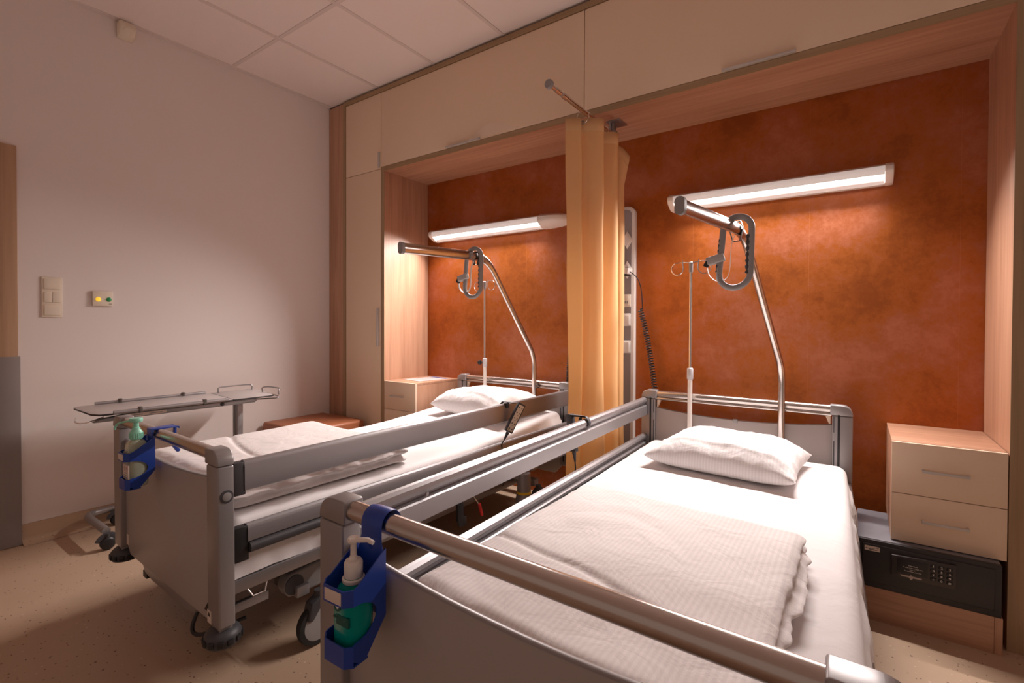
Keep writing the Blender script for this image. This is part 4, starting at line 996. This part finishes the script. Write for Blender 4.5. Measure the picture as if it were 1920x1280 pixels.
# ------------------------------------------------------------------ sanitiser bottles in blue holders on the foot bars
def holder(B, label, x, drop, rz, wide, z1=-.105, z2=-.240):
    """hangs on the push bar; local w = out from the bed, z down from the bar"""
    xf, T = B['xf'], B['T']; zb = T-.0235; R = Matrix.Rotation(rz, 3, 'Z')
    c0 = Vector((x, .025, zb))
    loc = lambda p: xf(c0+R @ Vector((p[0], p[1], p[2])))
    t = thing('bottle_holder', label, 'bottle holder', loc((0, -.05, -.2)))
    hw = wide/2
    yb_, yf = -.026, -.105
    # hook band over the bar and back plate
    m = MB(loc).use(M_BLUE)
    if drop:
        prof = [(.027*math.cos(math.radians(a)), .027*math.sin(math.radians(a))) for a in range(-20, 181, 20)]
        m.tube([(0, p[0], p[1]) for p in prof]+[(0, yb_-.001, -.04), (0, yb_, -.07)], .0022, 8, rb=hw*.75, up=(1, 0, 0))
    else:
        m.box((-hw*.8, yb_-.002, .018), (hw*.55, yb_+.080, .0225), .002).prism([(yb_+.080, .0225), (yb_+.088, .020), (yb_+.088, .012), (yb_+.078, .018)], 'X', -hw*.8, hw*.55)
        m.prism([(.046, .018), (.053, .018), (.050, -.050), (.066, -.074), (.056, -.080), (.041, -.056)], 'X', hw*.1, hw*.55, .001)
        m.box((-hw*.8, yb_-.002, -.02), (hw*.55, yb_+.0025, .021), .001)
    back = [(-hw*.70, -.02), (hw*.70, -.02), (hw, z1+.02), (hw, z2+.07), (hw*.8, z2+.05), (-hw*.8, z2+.05), (-hw, z2+.07), (-hw, z1+.02)]
    m.prism(back, 'Y', yb_-.003, yb_, .001)
    m.build('back_plate', None, t)
    # side cheeks: C shapes with a round cut-out towards the front
    for s in (-1, 1):
        P = [(yb_, z1+.045), (yb_-.010, z1+.040), (yf+.012, z1+.004), (yf, z1)]
        P += [(yf, z1-.030)]
        n = 12
        for k in range(n+1):          # oval opening
            a = math.radians(90-180*k/n); P.append((yf+.004+.052*math.cos(a)*(1), (z1-.030+z2+.038)/2+((z1-.030)-(z2+.038))/2*math.sin(a)))
        P += [(yf, z2+.036), (yf, z2+.008), (yf+.012, z2), (yf+.030, z2), (yb_, z2+.055)]
        MB(loc).prism(P, 'X', s*hw-.0013, s*hw+.0013).build('side_cheek', M_BLUE, t)
    MB(loc).prism([(-hw-.001, yf), (-hw+.012, yf-.014), (hw-.012, yf-.014), (hw+.001, yf), (hw-.002, yf+.001), (hw-.013, yf-.0115), (-hw+.013, yf-.0115), (-hw+.002, yf+.001)], 'Z', z1-.030, z1).build('front_band', M_BLUE, t)
    MB(loc).box((-hw+.016, yf-.0152, z1-.026), (hw-.016, yf-.0138, z1-.004), .0006).build('front_label', M_LABELP, t)
    MB(loc).prism([(-hw-.001, yf), (-hw+.012, yf-.012), (hw-.012, yf-.012), (hw+.001, yf), (hw+.001, yf+.034), (-hw-.001, yf+.034)], 'Z', z2-.003, z2).prism([(-hw-.001, yf), (-hw+.012, yf-.012), (hw-.012, yf-.012), (hw+.001, yf), (hw-.002, yf+.001), (hw-.013, yf-.0095), (-hw+.013, yf-.0095), (-hw+.002, yf+.001)], 'Z', z2, z2+.035).build('bottom_tray', M_BLUE, t)
    return t, loc, (0, (yf+yb_)/2-.006, z2+.001)
def body_fn(cx, cy, z0, prof, ax, ay):
    def f(u, v):
        k = u*(len(prof)-1); i = min(int(k), len(prof)-2); r0, h0 = prof[i]; r1, h1 = prof[i+1]; r = r0+(r1-r0)*(k-i); h = h0+(h1-h0)*(k-i)
        a = 2*PI*v; e = .72 if r > .02 else 1
        return Vector((cx+ax*r*math.copysign(abs(math.cos(a))**e, math.cos(a)), cy+ay*r*math.copysign(abs(math.sin(a))**e, math.sin(a)), z0+h))
    return f
t, loc, c = holder(BEDR, 'blue bottle holder with white label hooked over the right bed foot bar', .180, True, math.radians(3), .078, -.080, -.216)
b = thing('sanitiser_bottle', 'teal hand sanitiser bottle with white pump in the right bed holder', 'bottle', loc(c))
cz_ = Vector(c)-Vector((0, 0, .022)); cm = tuple(cz_)
prof = [(0, 0), (.030, 0), (.034, .004), (.0345, .015), (.0345, .093), (.033, .106), (.026, .121), (.017, .128), (.0155, .131), (0, .131)]
MB(loc).grid(body_fn(*c, prof, .98, .92), len(prof), 40, cv=True).build('bottle_body', M_TEAL, b, 60)
MB(loc).lathe([(.0205, .150), (.0215, .152), (.0215, .1565), (.0195, .158)], cm, 'Z', 24).lathe([(.0, .157), (.0172, .157), (.0178, .161), (.0178, .184), (.0150, .189), (.008, .191), (.007, .196), (.0062, .197)], cm, 'Z', 28).build('screw_collar', M_WHITEP, b)
MB(loc).lathe([(.0178, .1535), (.0182, .1575), (.0175, .159)], cm, 'Z', 24).build('seal_ring', M_TEALC, b)
cv = cz_
MB(loc).lathe([(.0062, .190), (.0058, .218), (.0075, .221), (.0115, .2235), (.0125, .227), (.0100, .231), (0, .2325)], cm, 'Z', 24).tube([cv+Vector((0, 0, .227)), cv+Vector((.016, .003, .2285)), cv+Vector((.034, .006, .2315)), cv+Vector((.046, .008, .2285))], [.0085, .0070, .0052, .0046], 14, rb=[.0045, .0045, .0042, .004]).build('pump_head', M_WHITEP, b)
m = MB(loc).use(plain('dark label', (.0, .09, .075), .5)); yy = c[1]-.0322
m.box((-.018, yy-.0006, c[2]+.070), (.016, yy+.004, c[2]+.073)).lathe([(.0, -.0012), (.0095, -.0012), (.0095, .004)], (-.006, yy, c[2]+.093), 'Y', 24).box((-.010, yy-.0004, c[2]+.060), (.024, yy+.004, c[2]+.078), .0005)
m.use(M_PRINT).prism([(-.011, c[2]+.094), (-.004, c[2]+.096), (.0, c[2]+.092), (-.005, c[2]+.088)], 'Y', yy-.002, yy-.001)
m.build('label_print', None, b)
t, loc, c = holder(BEDL, 'blue bottle holder with clip arm hanging on the left bed foot bar', .456, False, math.radians(2), .078, -.048, -.178)
b = thing('sanitiser_bottle', 'milky sanitiser bottle with mint green pump on the left bed', 'bottle', loc(c)); cv = Vector(c)-Vector((0, 0, .018)); cm = tuple(cv)
prof = [(0, 0), (.031, 0), (.035, .004), (.0355, .015), (.0355, .132), (.034, .147), (.027, .162), (.018, .169), (.0155, .172), (0, .172)]
MB(loc).grid(body_fn(*c, prof, .98, .92), len(prof), 40, cv=True).build('bottle_body', M_MILK, b, 60)
MB(loc).lathe([(.0190, .189), (.0205, .192), (.0205, .212), (.0180, .218), (.0140, .222), (.0125, .230), (.0090, .232), (.0080, .256), (0, .256)], cm, 'Z', 28).build('screw_collar', M_MINT, b)
m = MB(loc).use(M_MINT)
for k in range(20):
    a = 2*PI*k/20; p = cv+Vector((.0207*math.cos(a), .0207*math.sin(a), .202)); m.box(p-Vector((.0012, .0012, .009)), p+Vector((.0012, .0012, .009)), 0)
m.build('cap_ribs', None, b)
MB(loc).lathe([(.008, .250), (.0195, .252), (.021, .255), (.021, .263), (.0195, .266), (0, .266)], cm, 'Z', 28).tube(smooth_path([cv+Vector((-.008, -.008, .257)), cv+Vector((-.03, -.022, .252)), cv+Vector((-.055, -.036, .245)), cv+Vector((-.066, -.042, .234)), cv+Vector((-.068, -.044, .222))], 5), .0036, 12).build('pump_head', M_MINT, b)
m = MB(loc).use(plain('grey label', (.36, .36, .37), .5)); yy = c[1]-.0332
m.box((-.024, yy-.0004, c[2]+.085), (.024, yy+.004, c[2]+.128), .0005)
m.use(M_LABELP).box((-.024, yy-.0004, c[2]+.030), (.024, yy+.004, c[2]+.083), .0005)
m.build('bottle_label', None, b)
m = MB(loc).use(M_BLACK)
for xx in (-.008, .011):
    q = [(xx-.008, c[2]+.068), (xx, c[2]+.076), (xx+.008, c[2]+.068), (xx, c[2]+.060)]
    m.use(M_RED).prism(q, 'Y', yy-.0010, yy).use(M_WHITEP).prism([(xx+(a-xx)*.78, c[2]+.068+(h-c[2]-.068)*.78) for a, h in q], 'Y', yy-.0014, yy)
    m.use(M_BLACK).box((xx-.0008, yy-.0018, c[2]+.0665), (xx+.0008, yy-.0012, c[2]+.072)).box((xx-.0008, yy-.0018, c[2]+.0635), (xx+.0008, yy-.0012, c[2]+.065))
m.use(M_GREYP).box((-.010, yy-.001, c[2]+.052), (.012, yy, c[2]+.055)).box((-.018, yy-.001, c[2]+.044), (.008, yy, c[2]+.047)).box((-.015, yy-.001, c[2]+.036), (.015, yy, c[2]+.039))
m.build('hazard_symbols', None, b)
